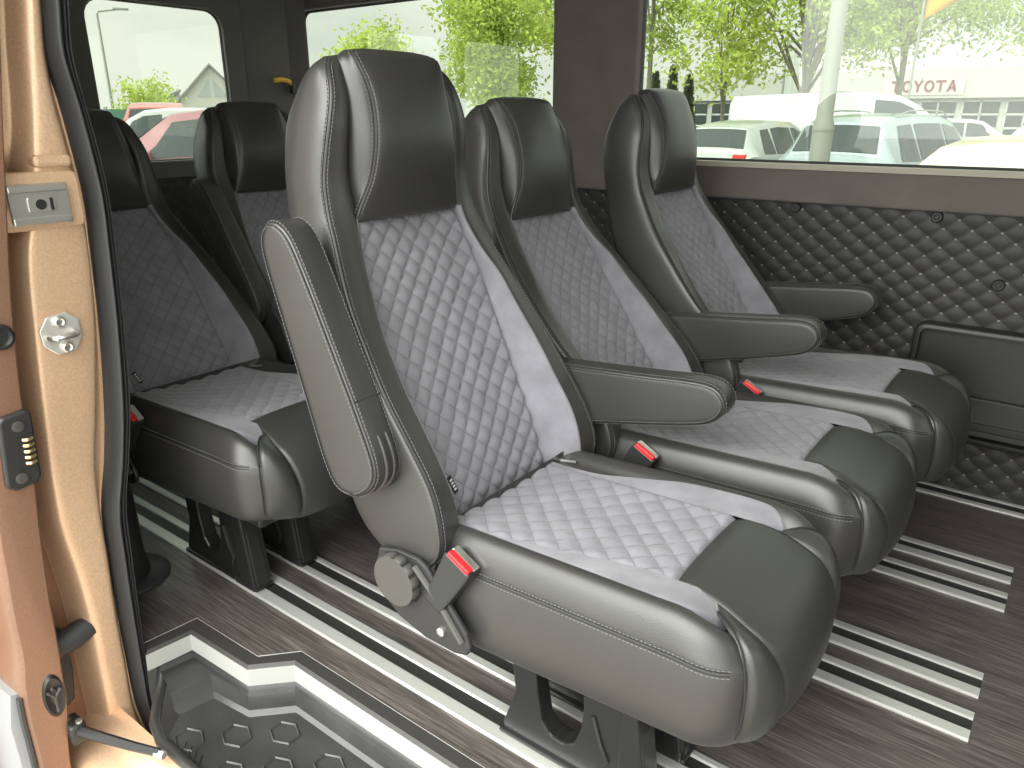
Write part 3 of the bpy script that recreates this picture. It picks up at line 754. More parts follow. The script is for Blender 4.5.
# latch plate
lp = empty('latch_plate', (XJ+.003, .540, .911), label='silver metal latch plate with round hole and slot on the copper pillar', cat='latch plate')
m = MB(); m.loft([[(x, y*k, z*k2) for y, z in rrect(-.047, -.033, .047, .033, .004, 3)] for x, k, k2 in ((0, 1, 1), (.008, 1, 1), (.010, .97, .95))]); m.build('plate', STEEL, lp, smooth=False)
m = MB(); m.box((.010, -.047, .020), (.016, .044, .031)); m.box((.010, -.047, -.031), (.016, .044, -.020)); m.build('folded_edge', STEEL, lp, smooth=False, bevel=.002)
m = MB(); m.prism(rrect(-.020, -.012, .024, .012, .004), 'x', .010, .0125); m.build('boss', STEEL, lp, smooth=False, bevel=.001)
MB().lathe([(.0085, .0), (.0085, .0135), (0, .0135)], 20, Matrix.Rotation(PI/2, 4, 'Y')).build('hole', BLACKTRIM, lp, smooth=False)
m = MB(); m.box((.012, .014, -.010), (.0135, .019, .010)); m.build('slot', BLACKTRIM, lp, smooth=False)
# striker
st = empty('door_striker', (XJ+.0, .534, .688), label='white metal octagonal striker plate with a loop and two bolts on the pillar', cat='striker')
m = MB(); oc = [(-.034, .012), (-.020, .033), (.014, .037), (.033, .022), (.034, -.012), (.020, -.034), (-.012, -.036), (-.032, -.016)]
m.prism(oc, 'x', -.002, .004); pl = m.build('striker_plate', simple('zinc', (.78, .77, .74), .35, metal=.6), st, smooth=False, bevel=.002)
m = MB(); m.tube([(.004, -.022, -.002), (.016, -.021, -.002), (.022, -.015, -.002), (.022, .012, -.001), (.016, .020, -.001), (.004, .021, -.001)], .0058, 8); m.build('striker_loop', STEEL, st)
for y, z in ((-.001, .023), (.004, -.024)): MB().lathe([(.010, 0), (.010, .006), (.007, .008), (.004, .0065), (0, .0065)], 16, Matrix.Translation((.004, y, z)) @ Matrix.Rotation(PI/2, 4, 'Y')).build('bolt', STEEL, st, smooth=False)

# copper sill below the step and body around it
m = MB()
P = []
sect = [(.50, -.115), (.485, -.118), (.470, -.125), (.455, -.142), (.440, -.150), (.415, -.155), (.395, -.165), (.382, -.19), (.375, -.23), (.372, -.30), (.372, -.42)]
for x in (-1.53, -1.40, -1.2, -.8, -.2, .5, 1.1): P.append([(x, y, z) for y, z in sect])
m.grid(P); struct(m.build('trim_5', COPPER, angle=180))
# check arm
ca = empty('door_check_arm', (-1.36, .40, -.075), label='black door check arm lying over the copper sill', cat='check arm')
m = MB(); m.tube([(-.02, -.005, .0), (0, 0, .006), (.05, .022, .000), (.11, .050, -.008), (.165, .074, -.010)], [.012, .011, .010, .009, .008], 8); m.build('rod', BLACKTRIM, ca)
m = MB(); m.box((-.035, -.014, -.022), (.012, .016, .022)); m.build('hinge_block', PLASTIC, ca, bevel=.006)
m = MB(); m.tube([(.158, .070, -.012), (.175, .077, -.013)], .0085, 8); m.build('end_cap', STEEL, ca)
for p in ((-.02, -.004, .022), (.004, .006, .022)): MB().lathe([(.006, 0), (.006, .005), (0, .006)], 10, Matrix.Translation(p)).build('bolt', STEEL, ca)

# step well tray
tr = empty('step_tray', (-1.0, .60, -.13), label='black moulded plastic step tray in the doorway below the white edge', cat='step tray')
def tray(m, nme, mat=TRAYM, **k):
    m.v = [(p[0]+1.0, p[1]-.60, p[2]+.13) for p in m.v]; return m.build(nme, mat, tr, **k)
def off(d): return [(-1.377+.004+d, .578), (-1.364+.004+d, .655-.006-d), (-1.172+d*.6, .663-.006-d), (-1.107+d*.6, .729-.006-d), (1.1, .729-.006-d)]
A0, A1, A2, A3 = off(-.010), off(-.004), off(.010), off(.014)
lv_ = [(A0, -.040), (A1, -.045)]
P = [[(x, y, z) for x, y in a] for a, z in lv_]
# ledge on the rear side only
led = off(.002); led2 = [(-1.298, .56), (-1.286, .640)] + off(.004)[2:]
P.append([(led[0][0], led[0][1], -.060), (led[1][0], led[1][1], -.060), (led[2][0], led[2][1], -.060), (led[3][0], led[3][1], -.060), (led[4][0], led[4][1], -.060)])
P.append([(x, y, -.062 if i < 2 else -.066) for i, (x, y) in enumerate(led2)])
P.append([(x + (.004 if i < 2 else .001), y-.002, -.070) for i, (x, y) in enumerate(led2)])
P.append([(x + (.012 if i < 2 else .004), y-.005, -.098) for i, (x, y) in enumerate(led2)])
P.append([(x + (.022 if i < 2 else .012), y-.012 if i else y, -.106) for i, (x, y) in enumerate(led2)])
P.append([(x + (.05 if i < 2 else .03), .522 if i < 1 else .508 if i < 2 else .50, -.106) for i, (x, y) in enumerate(led2)])
P = [crom(r_, 1) for r_ in P]
m = MB(); m.grid(P)
tray(m, 'tray_shell', smooth=True, angle=35)
m = MB(); m.tube([(-1.385, .590, -.060), (-1.362, .570, -.086), (-1.335, .545, -.098), (-1.295, .516, -.104), (-1.24, .499, -.105), (1.1, .496, -.105)], .011, 10); tray(m, 'tray_rim')
m = MB()
rng = random.Random(3)
for i in range(9):
    for j in range(3):
        cx_, cy_ = -1.20 + i*.135 + (j % 2)*.065, .535 + j*.062
        if cy_ > .63 and cx_ < -1.07: continue
        m.tube([(cx_ + .034*math.cos(a), cy_ + .026*math.sin(a), -.105) for a in [PI/6 + PI/3*k for k in range(6)]], .0026, 4, closed=True)
    for k in range(4): m.tube([(-1.18 + i*.135 + k*.018, .508, -.105), (-1.20 + i*.135 + k*.018, .528, -.105)], .002, 4)
tray(m, 'grip_rib')

# open sliding door standing behind the pillar
DR = [(-.62, .325, .372), (-.155, .334, .380), (-.10, .337, .385), (.0, .338, .401), (.065, .342, .404), (.13, .352, .409), (.217, .354, .412), (.30, .360, .418), (.37, .364, .424), (.46, .375, .433), (.60, .393, .442), (.77, .420, .461), (.925, .452, .486), (1.03, .476, .503), (1.2, .512, .532), (1.5, .55, .57), (1.78, .575, .595)]
XD = -1.365
dz = [lerp(-.60, 1.78, k/70) for k in range(71)]
def dy_(z, c): return interp(DR, z, c)
m = MB(); loops = []
for z in dz:
    o_, i_ = dy_(z, 1), dy_(z, 2)
    sk = o_ - .010
    loops.append([(XD-1.25, i_, z), (XD-1.25, sk-.02, z), (XD-.30, sk-.016, z), (XD-.06, sk-.003, z), (XD-.014, sk, z), (XD-.006, sk+.003, z), (XD-.001, o_-.002, z), (XD, o_+.003, z), (XD, i_-.004, z), (XD-.006, i_, z), (XD-.05, i_+.002, z)])
m.loft(loops); door = struct(m.build('door_1', copper('door_edge_copper', (.24, .13, .085), .45), angle=30))
# grey rub strip along the lower outside of the door
m = MB(); loops = []
for z in [lerp(-.60, .055, k/10) for k in range(11)]:
    y = dy_(z, 1) - .010; x1 = XD - .018 + .012*sm((-z)/.2); top = sm((.075 - z)/.04)
    loops.append([(XD-1.2, y, z), (XD-1.2, y-.022, z), (x1-.02, y-.022*top-.002, z), (x1-.004, y-.018*top-.002, z), (x1, y-.006*top, z), (x1, y+.004, z)])
m.loft(loops); m.build('rub_strip', simple('rub_strip_grey', (.23, .23, .24), .5), door, angle=30)
m = MB(); m.tube([(XD-.010, dy_(z, 1)-.012, z) for z in [lerp(-.60, .05, k/12) for k in range(13)]], .0055, 6); m.build('rub_strip_edge', RUBBER, door)
# sprung electrical contact on the door edge
cu = empty('door_contact', (XD, .4195, .515), label='black electrical contact block with gold pins on the door edge', cat='contact block')
m = MB(); bl = [(-.024, .058), (-.018, .066), (.020, .070), (.027, .062), (.021, -.050), (.014, -.062), (-.022, -.066), (-.034, -.056)]
m.prism(bl, 'x', -.004, .012); m.build('housing', PLASTIC, cu, smooth=False, bevel=.004)
m = MB(); m.prism([(-.004, .026), (.020, .030), (.016, -.028), (-.008, -.030)], 'x', .010, .0135); m.build('pin_bed', BLACKTRIM, cu, smooth=False)
for k in range(5):
    z = .021 - k*.0105; m = MB(); m.tube([(.014, .004 - k*.0005, z), (.0175, .008 - k*.0005, z), (.0175, .014 - k*.0005, z), (.014, .018 - k*.0005, z)], .0032, 6); m.build('contact_pin', GOLD, cu)
for y, z in ((.002, .046), (-.010, -.045)): MB().lathe([(.0095, 0), (.0095, .003), (.006, .004), (0, .003)], 14, Matrix.Translation((.012, y, z)) @ Matrix.Rotation(PI/2, 4, 'Y')).build('screw', PLASTIC_GREY, cu)
# round plug higher up the door edge
MB().lathe([(.0, .001), (.012, .001), (.016, .006), (.021, .004), (.022, -.006)], 24, Matrix.Translation((XD+.002, .430, .712)) @ Matrix.Rotation(PI/2, 4, 'Y')).build('door_plug', BLACKTRIM, door)
# oval grommet low on the door edge
m = MB(); M = Matrix.Translation((XD, .3795, .025)) @ Matrix.Rotation(PI/2, 4, 'Y')
m.lathe([(.0, .006), (.007, .006), (.009, .002), (.012, .003), (.017, .006), (.020, .0), (.020, -.004)], 28, M @ Matrix.Diagonal((2.4, .95, 1, 1)))
gm = m.build('door_grommet', PLASTIC, door)
for k in range(3):
    a = 2*PI*k/3 + .5; m = MB(); m.tube([(XD+.006, .3795, .025), (XD+.007, .3795 + .013*math.cos(a), .025 + .032*math.sin(a))], .003, 6); m.build('grommet_rib', PLASTIC_GREY, gm)
# roller bracket between door and pillar
rb = empty('roller_bracket', (XJ-.03, .43, .03), label='dark grey roller bracket between sliding door and pillar', cat='roller bracket')
m = MB(); m.tube([(.0, -.03, .045), (.006, .02, .055), (.006, .055, .062)], [.024, .025, .022], 12); m.build('roller', RUBBER, rb, angle=50)
m = MB(); m.prism([(-.045, .11), (-.018, .105), (.012, .07), (.014, -.02), (.005, -.09), (-.012, -.10), (-.02, -.08), (-.03, .0)], 'x', -.02, -.006); m.build('bracket_plate', PLASTIC, rb, smooth=False, bevel=.004)

# ------------------------------------------------------------------ small thing on the rear corner
hm = empty('emergency_hammer', (-2.965, 2.235, 1.175), label='small yellow emergency hammer on the dark rear corner post', cat='hammer')
m = MB(); m.tube([(0, -.04, .018), (.0, .0, .022), (.002, .035, .016), (.004, .05, -.004)], [.010, .010, .009, .008], 8); m.build('handle', YELLOW, hm)
m = MB(); m.box((-.012, .04, -.035), (.014, .062, .012)); m.build('head', BLACKTRIM, hm, bevel=.003)

# ------------------------------------------------------------------ outside
GZ = -.62
ASPHALT = simple('asphalt', (.32, .31, .295), .9, var=.12, vscale=3)
GRASS = simple('grass', (.12, .2, .04), .95, var=.3, vscale=2)
struct(MB().box((-140, -60, GZ-.1), (140, 160, GZ)).build('ground', ASPHALT, smooth=False))
LEAFM = []
def leaf_mat(name, c):
    m = bpy.data.materials.new(name); m.use_nodes = True; nt = m.node_tree; nt.nodes.clear(); N = nt.nodes.new; L = nt.links.new
    o = N('ShaderNodeOutputMaterial'); d = N('ShaderNodeBsdfDiffuse'); t = N('ShaderNodeBsdfTranslucent'); mx = N('ShaderNodeMixShader'); mx.inputs[0].default_value = .45
    tc = N('ShaderNodeTexCoord'); nz = N('ShaderNodeTexNoise'); nz.inputs['Scale'].default_value = 1.1; nz.inputs['Detail'].default_value = 6; L(tc.outputs['Object'], nz.inputs['Vector'])
    r = N('ShaderNodeValToRGB'); r.color_ramp.elements[0].position = .3; r.color_ramp.elements[1].position = .7
    r.color_ramp.elements[0].color = col([x*.6 for x in c]); r.color_ramp.elements[1].color = col([min(1, x*1.4) for x in c]); L(nz.outputs['Fac'], r.inputs['Fac'])
    L(r.outputs['Color'], d.inputs['Color']); L(r.outputs['Color'], t.inputs['Color']); L(d.outputs[0], mx.inputs[1]); L(t.outputs[0], mx.inputs[2]); L(mx.outputs[0], o.inputs['Surface']); return m
LEAF = leaf_mat('leaves_light', (.34, .43, .10)); LEAF2 = leaf_mat('leaves_fresh', (.38, .46, .11)); LEAFD = leaf_mat('leaves_dark', (.09, .11, .07))
BARK = simple('bark', (.16, .15, .11), .9, var=.2)
def tree(x, y, h, trunk_h, crown_r, crown_h, n_leaf, ls, mat, label, seed, r0=.10, clumps=26, nb=9, fill=1.0):
    rg = random.Random(seed)
    t = empty('tree', (x, y, GZ), label=label, cat='tree', group='trees outside the side windows')
    m = MB(); m.tube([(0, 0, 0), (.02, 0, trunk_h*.5), (.0, .03, trunk_h), (.02, .02, lerp(trunk_h, h, .55)), (0, 0, h*.95)], [r0, r0*.85, r0*.7, r0*.4, r0*.1], 8); m.build('trunk', BARK, t)
    m = MB(); cl = []; cz = h - crown_h/2
    for k in range(clumps):
        while True:
            p = Vector((rg.uniform(-1, 1), rg.uniform(-1, 1), rg.uniform(-1, 1)))
            if p.length < 1: break
        p = p * (.35 + .65*fill); c = Vector((p.x*crown_r*(1 - .35*max(0, p.z)), p.y*crown_r*(1 - .35*max(0, p.z)), cz + p.z*crown_h/2)); cl.append(c)
    for k in range(nb):
        c = cl[k]; z0 = rg.uniform(trunk_h*.85, lerp(trunk_h, h, .5)); st_ = Vector((0, 0, min(z0, c.z-.1)))
        mid_ = st_.lerp(c, .5) + Vector((0, 0, .12*crown_h*.5)); m.tube([st_, mid_, c], [r0*.38, r0*.26, r0*.08], 5)
    m.build('branches', BARK, t)
    m = MB()
    for k in range(n_leaf):
        c = cl[rg.randrange(len(cl))]; s_ = crown_r*.30*(.5 + .6*fill)
        p = c + Vector((rg.gauss(0, 1), rg.gauss(0, 1), rg.gauss(0, .85)))*s_*.62
        a = Vector((rg.uniform(-1, 1), rg.uniform(-1, 1), rg.uniform(-1, 1))).normalized(); b = a.orthogonal().normalized(); e = ls*rg.uniform(.6, 1.3)
        m.add([p - a*e, p + b*e*.45, p + a*e, p - b*e*.45], [(0, 1, 2, 3)])
    lf = m.build('foliage', mat, t, smooth=False, fix=False); lf['kind'] = 'stuff'
    return t
tree(-15.64, 19.51, 5.75, 2.0, 1.75, 3.9, 11959, 0.081, LEAF, 'full round green tree seen above the middle front seat', 11, .12, 34)
tree(-20.6, 19.6, 4.75, 2.6, 1.5, 2.1, 2530, 0.087, LEAF2, 'sparse young treetop rising behind the nearest headrest', 12, .09, 20)
tree(-17.6, 26.4, 7.6, 4.0, 1.3, 3.6, 2989, 0.099, LEAF, 'leafy branch tips beside the left edge of the fabric window pillar', 13, .10, 20)
tree(-12.2, 23.4, 8.6, 4.2, 1.5, 5.6, 3909, 0.093, LEAF, 'loose green tree against the right edge of the fabric window pillar', 14, .10, 26)
tree(-9.45, 22.95, 6.6, 1.7, 1.65, 4.9, 3449, 0.093, LEAF2, 'thin young tree with scattered leaves over the white hatchback', 15, .09, 30)
tree(-7.4, 23.9, 8.3, 2.1, 2.2, 6.0, 5520, 0.087, LEAF, 'bare-branched tree with a forked dark trunk over the white van', 16, .15, 34, 26, .95)
tree(-5.35, 26.4, 7.2, 2.4, 2.5, 3.9, 11959, 0.087, LEAF, 'broad leafy tree to the left of the red dealership lettering', 17, .12, 40)
tree(-1.2, 27.7, 6.6, 2.4, 1.6, 3.8, 3909, 0.093, LEAF2, 'tree at the right edge of the side window', 18, .11, 24)
def cone_tree(x, y, h, r, label, seed):
    rg = random.Random(seed); t = empty('conifer', (x, y, GZ), label=label, cat='tree', group='dark conifers')
    MB().tube([(0, 0, 0), (0, 0, h*.9)], [.1, .03], 6).build('trunk', BARK, t); m = MB()
    for k in range(900):
        f = rg.random()**1.3; a = rg.uniform(0, 2*PI); rr = r*(1-f)**.7*rg.uniform(.5, 1.05)
        p = Vector((rr*math.cos(a), rr*math.sin(a), .4 + f*(h-.4))); q = Vector((math.cos(a), math.sin(a), rg.uniform(.1, 1.4))).normalized(); b = q.orthogonal().normalized(); e = .22
        m.add([p-q*e, p+b*e*.5, p+q*e, p-b*e*.5], [(0, 1, 2, 3)])
    lf = m.build('foliage', LEAFD, t, smooth=False, fix=False); lf['kind'] = 'stuff'
cone_tree(-18.5, 36.2, 3.6, .36, 'left of three small dark conifers far behind the wall-side seat', 1)
cone_tree(-17.8, 36.7, 3.9, .38, 'tallest middle one of three small dark conifers beyond the seat', 2)
cone_tree(-17.1, 37.1, 3.5, .36, 'right of three small dark conifers far behind the wall-side seat', 3)

# steel post by the window
pp = empty('lamp_post', (-2.47, 8.79, GZ), label='thick pale grey lamp post in front of the silver estate car', cat='post')
POLEM = simple('galvanised_pole', (.22, .23, .205), .6)
MB().lathe([(.108, 0), (.108, 1.55), (.102, 1.60), (.084, 1.64), (.078, 6.5), (0, 6.5)], 28).build('pole', POLEM, pp, angle=40)
MB().lathe([(.109, 1.50), (.112, 1.51), (.112, 1.54), (.109, 1.55)], 28).build('collar', POLEM, pp)

# cars
def car(label, loc, yaw, paint, kind='suv', sc=1.0, cat='car', group='cars parked outside', glass=None, name='car', rf1=.93, rails=False):
    t = empty(name, (loc[0], loc[1], GZ), yaw, label=label, cat=cat, group=group)
    # x, bottom, belt, roof, half width sill, belt, roof
    ST = {'suv': [(-2.27, .45, .80, .84, .74, .74, .70), (-2.23, .34, .98, 1.06, .86, .84, .76), (-2.14, .30, 1.00, 1.12, .90, .88, .74), (-1.92, .24, 1.00, 1.56, .91, .90, .62), (-1.60, .22, .99, 1.655, .92, .91, .61), (-.9, .22, .97, 1.69, .92, .92, .62), (-.1, .22, .95, 1.685, .92, .92, .62), (.45, .22, .94, 1.61, .92, .92, .60), (1.20, .22, .94, 1.06, .92, .90, .74), (1.30, .22, .94, 1.02, .92, .90, .76), (1.9, .24, .90, .95, .91, .86, .70), (2.18, .30, .74, .80, .84, .76, .62), (2.28, .40, .58, .62, .70, .66, .55)],
          'hatch': [(-2.02, .42, .74, .78, .70, .70, .66), (-1.98, .32, .92, .98, .82, .80, .72), (-1.90, .26, .94, 1.05, .86, .84, .70), (-1.62, .22, .94, 1.42, .87, .85, .58), (-1.30, .20, .93, 1.50, .88, .86, .57), (-.6, .20, .91, 1.55, .88, .87, .58), (.1, .20, .90, 1.53, .88, .87, .58), (.5, .20, .90, 1.45, .88, .87, .56), (1.20, .20, .90, .99, .88, .85, .70), (1.30, .20, .89, .95, .88, .85, .72), (1.75, .24, .82, .86, .86, .80, .66), (1.98, .32, .64, .70, .76, .70, .56)],
          'van': [(-2.55, .45, .9, .95, .84, .84, .80), (-2.52, .32, 1.10, 1.80, .93, .92, .80), (-2.45, .28, 1.15, 1.93, .95, .94, .80), (-1.0, .26, 1.15, 1.98, .96, .95, .80), (.3, .26, 1.14, 1.98, .96, .95, .80), (.9, .26, 1.12, 1.92, .96, .95, .79), (1.30, .26, 1.10, 1.72, .96, .94, .76), (2.00, .26, 1.08, 1.18, .95, .90, .78), (2.10, .28, 1.06, 1.10, .94, .88, .78), (2.48, .34, .86, .92, .86, .78, .66), (2.56, .42, .66, .72, .72, .68, .58)]}[kind]
    ST = [tuple(v*sc for v in r_) for r_ in ST]
    fine = []
    for a, b in zip(ST, ST[1:]):
        for k in range(3): fine.append(tuple(lerp(a[j], b[j], k/3) for j in range(7)))
    fine.append(ST[-1])
    def sect(s_):
        x, zb, zl, zr, ws, wl_, wr_ = s_
        return [(0, zb), (ws*.85, zb), (ws, zb+.10), (ws+.01, lerp(zb, zl, .55)), (wl_+.005, zl-.05), (wl_, zl), (wr_, max(zl, zr-.07)), (wr_-.05, max(zl+.003, zr-.02)), (wr_*.55, zr), (0, zr+.006)]
    m = MB(); loops = []
    for s_ in fine:
        h_ = sect(s_); loops.append([(s_[0], y, z) for y, z in h_] + [(s_[0], -y, z) for y, z in reversed(h_[1:-1])])
    m.loft(loops); m.build('body', paint, t, angle=28)
    def at(x):
        for a, b in zip(ST, ST[1:]):
            if a[0] <= x <= b[0]: f = (x-a[0])/(b[0]-a[0]); return tuple(lerp(a[j], b[j], f) for j in range(7))
        return ST[-1]
    gl = glass or CARGLASS
    def side_win(x0, x1, f0=.08, f1=.90, nme='side_window', mat=None, cut0=0, cut1=0):
        for sg in (1, -1):
            P = []
            for k in range(9):
                f = k/8; xb, xt = lerp(x0, x1, f), lerp(x0+cut0, x1-cut1, f); row = []
                for q in (0, .5, 1):
                    x = lerp(xb, xt, q); s_ = at(x); z0, z1 = s_[2], max(s_[2]+.01, s_[3]-.07); g = lerp(f0, f1, q)
                    row.append((x, sg*(lerp(s_[5], s_[6], g)+.008), lerp(z0, z1, g)))
                P.append(row)
            MB().grid(P).build(nme, mat or gl, t, smooth=False)
    def end_win(xa, xb, nme, f0=.1, f1=.93, wk=.90):
        a, b = at(xa), at(xb); P = []
        n_ = Vector((-(b[3]-a[3]), 0, b[0]-a[0])).normalized()
        for q in (f0, .5, f1):
            p = Vector((lerp(a[0], b[0], q), 0, lerp(a[3], b[3], q))); wr_ = lerp(a[6], b[6], q)*wk
            P.append([p + Vector((0, lerp(-wr_, wr_, k/6), -.018*abs(lerp(-1, 1, k/6))**2)) + n_*.014 for k in range(7)])
        MB().grid(P).build(nme, gl, t, smooth=False)
    k = sc
    if kind == 'suv':
        side_win(-1.78*k, -1.20*k, cut0=.18*k); side_win(-1.14*k, -.20*k, cut0=.04); side_win(-.12*k, .92*k, cut1=.50*k)
        end_win(-2.14*k, -1.92*k, 'rear_window', f1=rf1); end_win(.45*k, 1.20*k, 'windshield'); wh = (-1.35, 1.40, .34)
    elif kind == 'hatch':
        side_win(-1.45*k, -1.0*k, cut0=.16*k); side_win(-.94*k, -.12*k, cut0=.05); side_win(-.05*k, .92*k, cut1=.48*k)
        end_win(-1.90*k, -1.62*k, 'rear_window', f1=rf1); end_win(.5*k, 1.20*k, 'windshield'); wh = (-1.22, 1.25, .30)
    else:
        side_win(.45*k, 1.62*k, f0=.06, cut1=.42*k); end_win(1.30*k, 2.0*k, 'windshield', .04, .95); wh = (-1.6, 1.65, .33)
        for sg in (1, -1):
            for xa, xb in ((-2.3, -.95), (-.85, .30)):
                P = []
                for x in (xa, xb): s_ = at(x*k); P.append([(x*k, sg*(lerp(s_[5], s_[6], g)+.004), lerp(s_[2], s_[3]-.07, g)) for g in (.10, .80)])
                MB().grid(P).build('side_panel', paint, t, smooth=False)
    ty = simple('tyre', (.02, .02, .02), .8) if 'tyre' not in bpy.data.materials else bpy.data.materials['tyre']
    for wx in wh[:2]:
        for sg in (1, -1):
            R = wh[2]*k; M = Matrix.Translation((wx*k, sg*(.80*k), R)) @ Matrix.Rotation(sg*-PI/2, 4, 'X')
            we = MB().lathe([(R*.62, -.02), (R*.95, -.02), (R, .03), (R, .16), (R*.95, .20), (R*.64, .20)], 28, M).build('wheel', ty, t, angle=50)
            MB().lathe([(0, .15), (R*.2, .17), (R*.25, .15), (R*.58, .17), (R*.64, .19)], 20, M).build('rim', STEEL, we)
    tl = bpy.data.materials.get('tail_light') or simple('tail_light', (.5, .02, .02), .25)
    xr_ = ST[1][0]
    for sg in (1, -1):
        m = MB(); m.box((xr_-.035, sg*.60*k-.12, .82*k), (xr_+.10, sg*.60*k+.12, .98*k)) if kind != 'van' else m.box((xr_-.02, sg*.82*k-.05, .9*k), (xr_+.06, sg*.82*k+.05, 1.3*k))
        m.build('tail_light', tl, t, bevel=.02)
        m = MB(); xm = {'suv': .80, 'hatch': .75, 'van': 1.35}[kind]*k; s_ = at(xm)
        m.box((xm-.08, sg*(s_[5]+.10)-.10, s_[2]+.01), (xm+.08, sg*(s_[5]+.10)+.10, s_[2]+.15)); m.build('side_mirror', paint, t, bevel=.03)
    if rails:
        for sg in (1, -1):
            pts = []
            for f in range(7): s_ = at(lerp(-1.5, .3, f/6)*k); pts.append((s_[0], sg*(s_[6]-.03), s_[3]+(.045 if 0 < f < 6 else .0)))
            m = MB(); m.tube(pts, .012, 5); m.build('roof_rail', POLEM, t)
    return t
def paint(name, c, rough=.25, metal=.2):
    return simple(name, c, rough, metal=metal, coat=.6)
PW = paint('white_paint', (.33, .355, .34)); PS = paint('silver_blue_paint', (.26, .31, .33), metal=.4); PCR = paint('cream_paint', (.50, .50, .39)); PM = paint('maroon_paint', (.19, .062, .072)); PR = paint('red_paint', (.30, .05, .045)); PB = paint('dark_blue_paint', (.04, .07, .12))
Y90 = PI/2
car('silver blue estate car with a dark rear window, just behind the pale lamp post', (-2.74, 14.15), math.radians(77), PS, 'suv', 1.0, rails=True)
car('white hatchback with large side windows behind the wall-side headrest', (-5.66, 15.8), math.radians(84), PW, 'hatch', 1.02)
car('long white panel van parked beyond the silver car', (-5.2, 20.6), math.radians(15), PW, 'van', 1.10, cat='van', name='van')
car('cream car roof close to the side window at far right', (-.25, 7.2), math.radians(84), PCR, 'hatch', .99, rf1=.60)
car('white car with a sloping windscreen at the right edge of the side window', (-.9, 20.2), -1.9, PW, 'hatch', 1.0, glass=CARGLASS_LIGHT)
car('small distant pale car between the white van and the right edge', (-4.3, 33.5), .2, PW, 'hatch', 1.0)
car('maroon car with door mirror right outside the rear door window', (-12.3, 7.6), math.radians(234), PM, 'suv', 1.05)
car('white van with only its roof line showing above the maroon car', (-19.0, 11.2), math.radians(232), PW, 'van', .93, cat='van', name='van')
car('small red car far behind the maroon car, only its roof showing', (-23.9, 13.26), 2.6, PR, 'suv', 1.2)
car('dark blue van far off below the gabled house', (-29.8, 18.6), 2.5, PB, 'van', 1.0, cat='van', name='van')

# dealership building
bl = empty('dealership_building', (-6, 49.5, GZ), label='long low white showroom building with a pale fascia and red lettering', cat='building')
WALLW = simple('render_white', (.36, .38, .35), .8); FASC = simple('fascia', (.31, .32, .29), .6); SIGNR = simple('sign_red', (.12, .012, .02), .5); SIGNW = simple('sign_panel', (.40, .37, .33), .6)
m = MB(); m.box((-22, 0.6, 0), (20, 9, 4.1)); m.build('wall', WALLW, bl, smooth=False)
m = MB(); m.box((-22.2, 0.0, 2.55), (20.2, .8, 4.05)); m.build('fascia', FASC, bl, smooth=False)
for k in range(20):
    x = -21.6 + 2.08*k; m = MB(); m.box((x, .52, .3), (x+1.75, .58, 2.45)); wdw = m.build('window', CARGLASS, bl, smooth=False)
    m = MB()
    for z in (.3, 1.0, 1.7, 2.40): m.box((x, .48, z-.05), (x+1.75, .53, z+.05))
    m.box((x-.05, .48, .3), (x+.05, .53, 2.45)); m.box((x+.83, .48, .3), (x+.91, .53, 2.45)); m.build('window_frame', WALLW, wdw, smooth=False)
m = MB(); m.box((-4.85, -.08, 2.72), (-.80, .02, 3.62)); sp_ = m.build('sign_panel', SIGNW, bl, smooth=False)
# block lettering
def letter(ch):
    B = lambda x0, z0, x1, z1: [(x0, z0), (x1, z0), (x1, z1), (x0, z1)]
    if ch == 'T': return [B(0, .80, .9, 1), B(.35, 0, .55, .80)]
    if ch == 'Y': return [[(.0, 1), (.35, .45), (.55, .45), (.24, 1)], [(.66, 1), (.40, .45), (.55, .45), (.9, 1)], B(.35, 0, .55, .46)]
    if ch == 'A': return [[(0, 0), (.22, 0), (.54, 1), (.36, 1)], [(.68, 0), (.9, 0), (.54, 1), (.36, 1)], B(.22, .24, .70, .40)]
def o_ring():
    n_ = 28; return [[(.45 + .45*math.cos(2*PI*k/n_), .5 + .52*math.sin(2*PI*k/n_)) for k in range(n_)], [(.45 + .25*math.cos(2*PI*k/n_), .5 + .33*math.sin(2*PI*k/n_)) for k in range(n_)]]
x = -4.45
for ch in 'TOYOTA':
    m = MB(); h_ = .60; wd = .56; z0 = 2.87
    if ch == 'O':
        a, b = o_ring(); n_ = len(a)
        lo = [[(x + p[0]*wd, y, z0 + p[1]*h_) for p in l] for l, y in ((a, -.09), (a, -.13), (b, -.13), (b, -.09))]
        m.grid(lo, closed_u=True, closed_v=True)
    else:
        for pl_ in letter(ch): m.prism([(x + a*wd, z0 + b*h_) for a, b in pl_], 'y', -.13, -.085)
    m.build('sign_letter', SIGNR, sp_, smooth=False); x += .56

# grey flag, and a yellow window reflection built as a banner
fg = empty('grey_flag', (-12.1, 36.0, GZ), label='furled grey flag on a pole over the white showroom', cat='flag')
MB().tube([(0, 0, 0), (0, 0, 5.6)], .045, 8).build('pole', POLEM, fg)
m = MB(); P = []
for i in range(14):
    z = lerp(2.3, 5.2, i/13); P.append([(.05 + .62*k/8*lerp(.75, 1, i/13), .06*math.sin(k*1.7 + z), z - .1*k/8) for k in range(9)])
m.grid(P); o = m.build('cloth', simple('grey_cloth', (.42, .44, .42), .9), fg, angle=180); md_ = o.modifiers.new('s', 'SOLIDIFY'); md_.thickness = .01
yf = empty('yellow_reflection', (-4.42, 23.05, GZ), label='yellow window reflection built as a banner high among the trees left of the showroom lettering', cat='flag')  # yellow reflection in the glass, put in as a banner shape
MB().tube([(0, 0, 0), (0, 0, 5.2)], .03, 8).build('pole', POLEM, yf)  # pole added to hold up the reflection shape
m = MB(); P = []
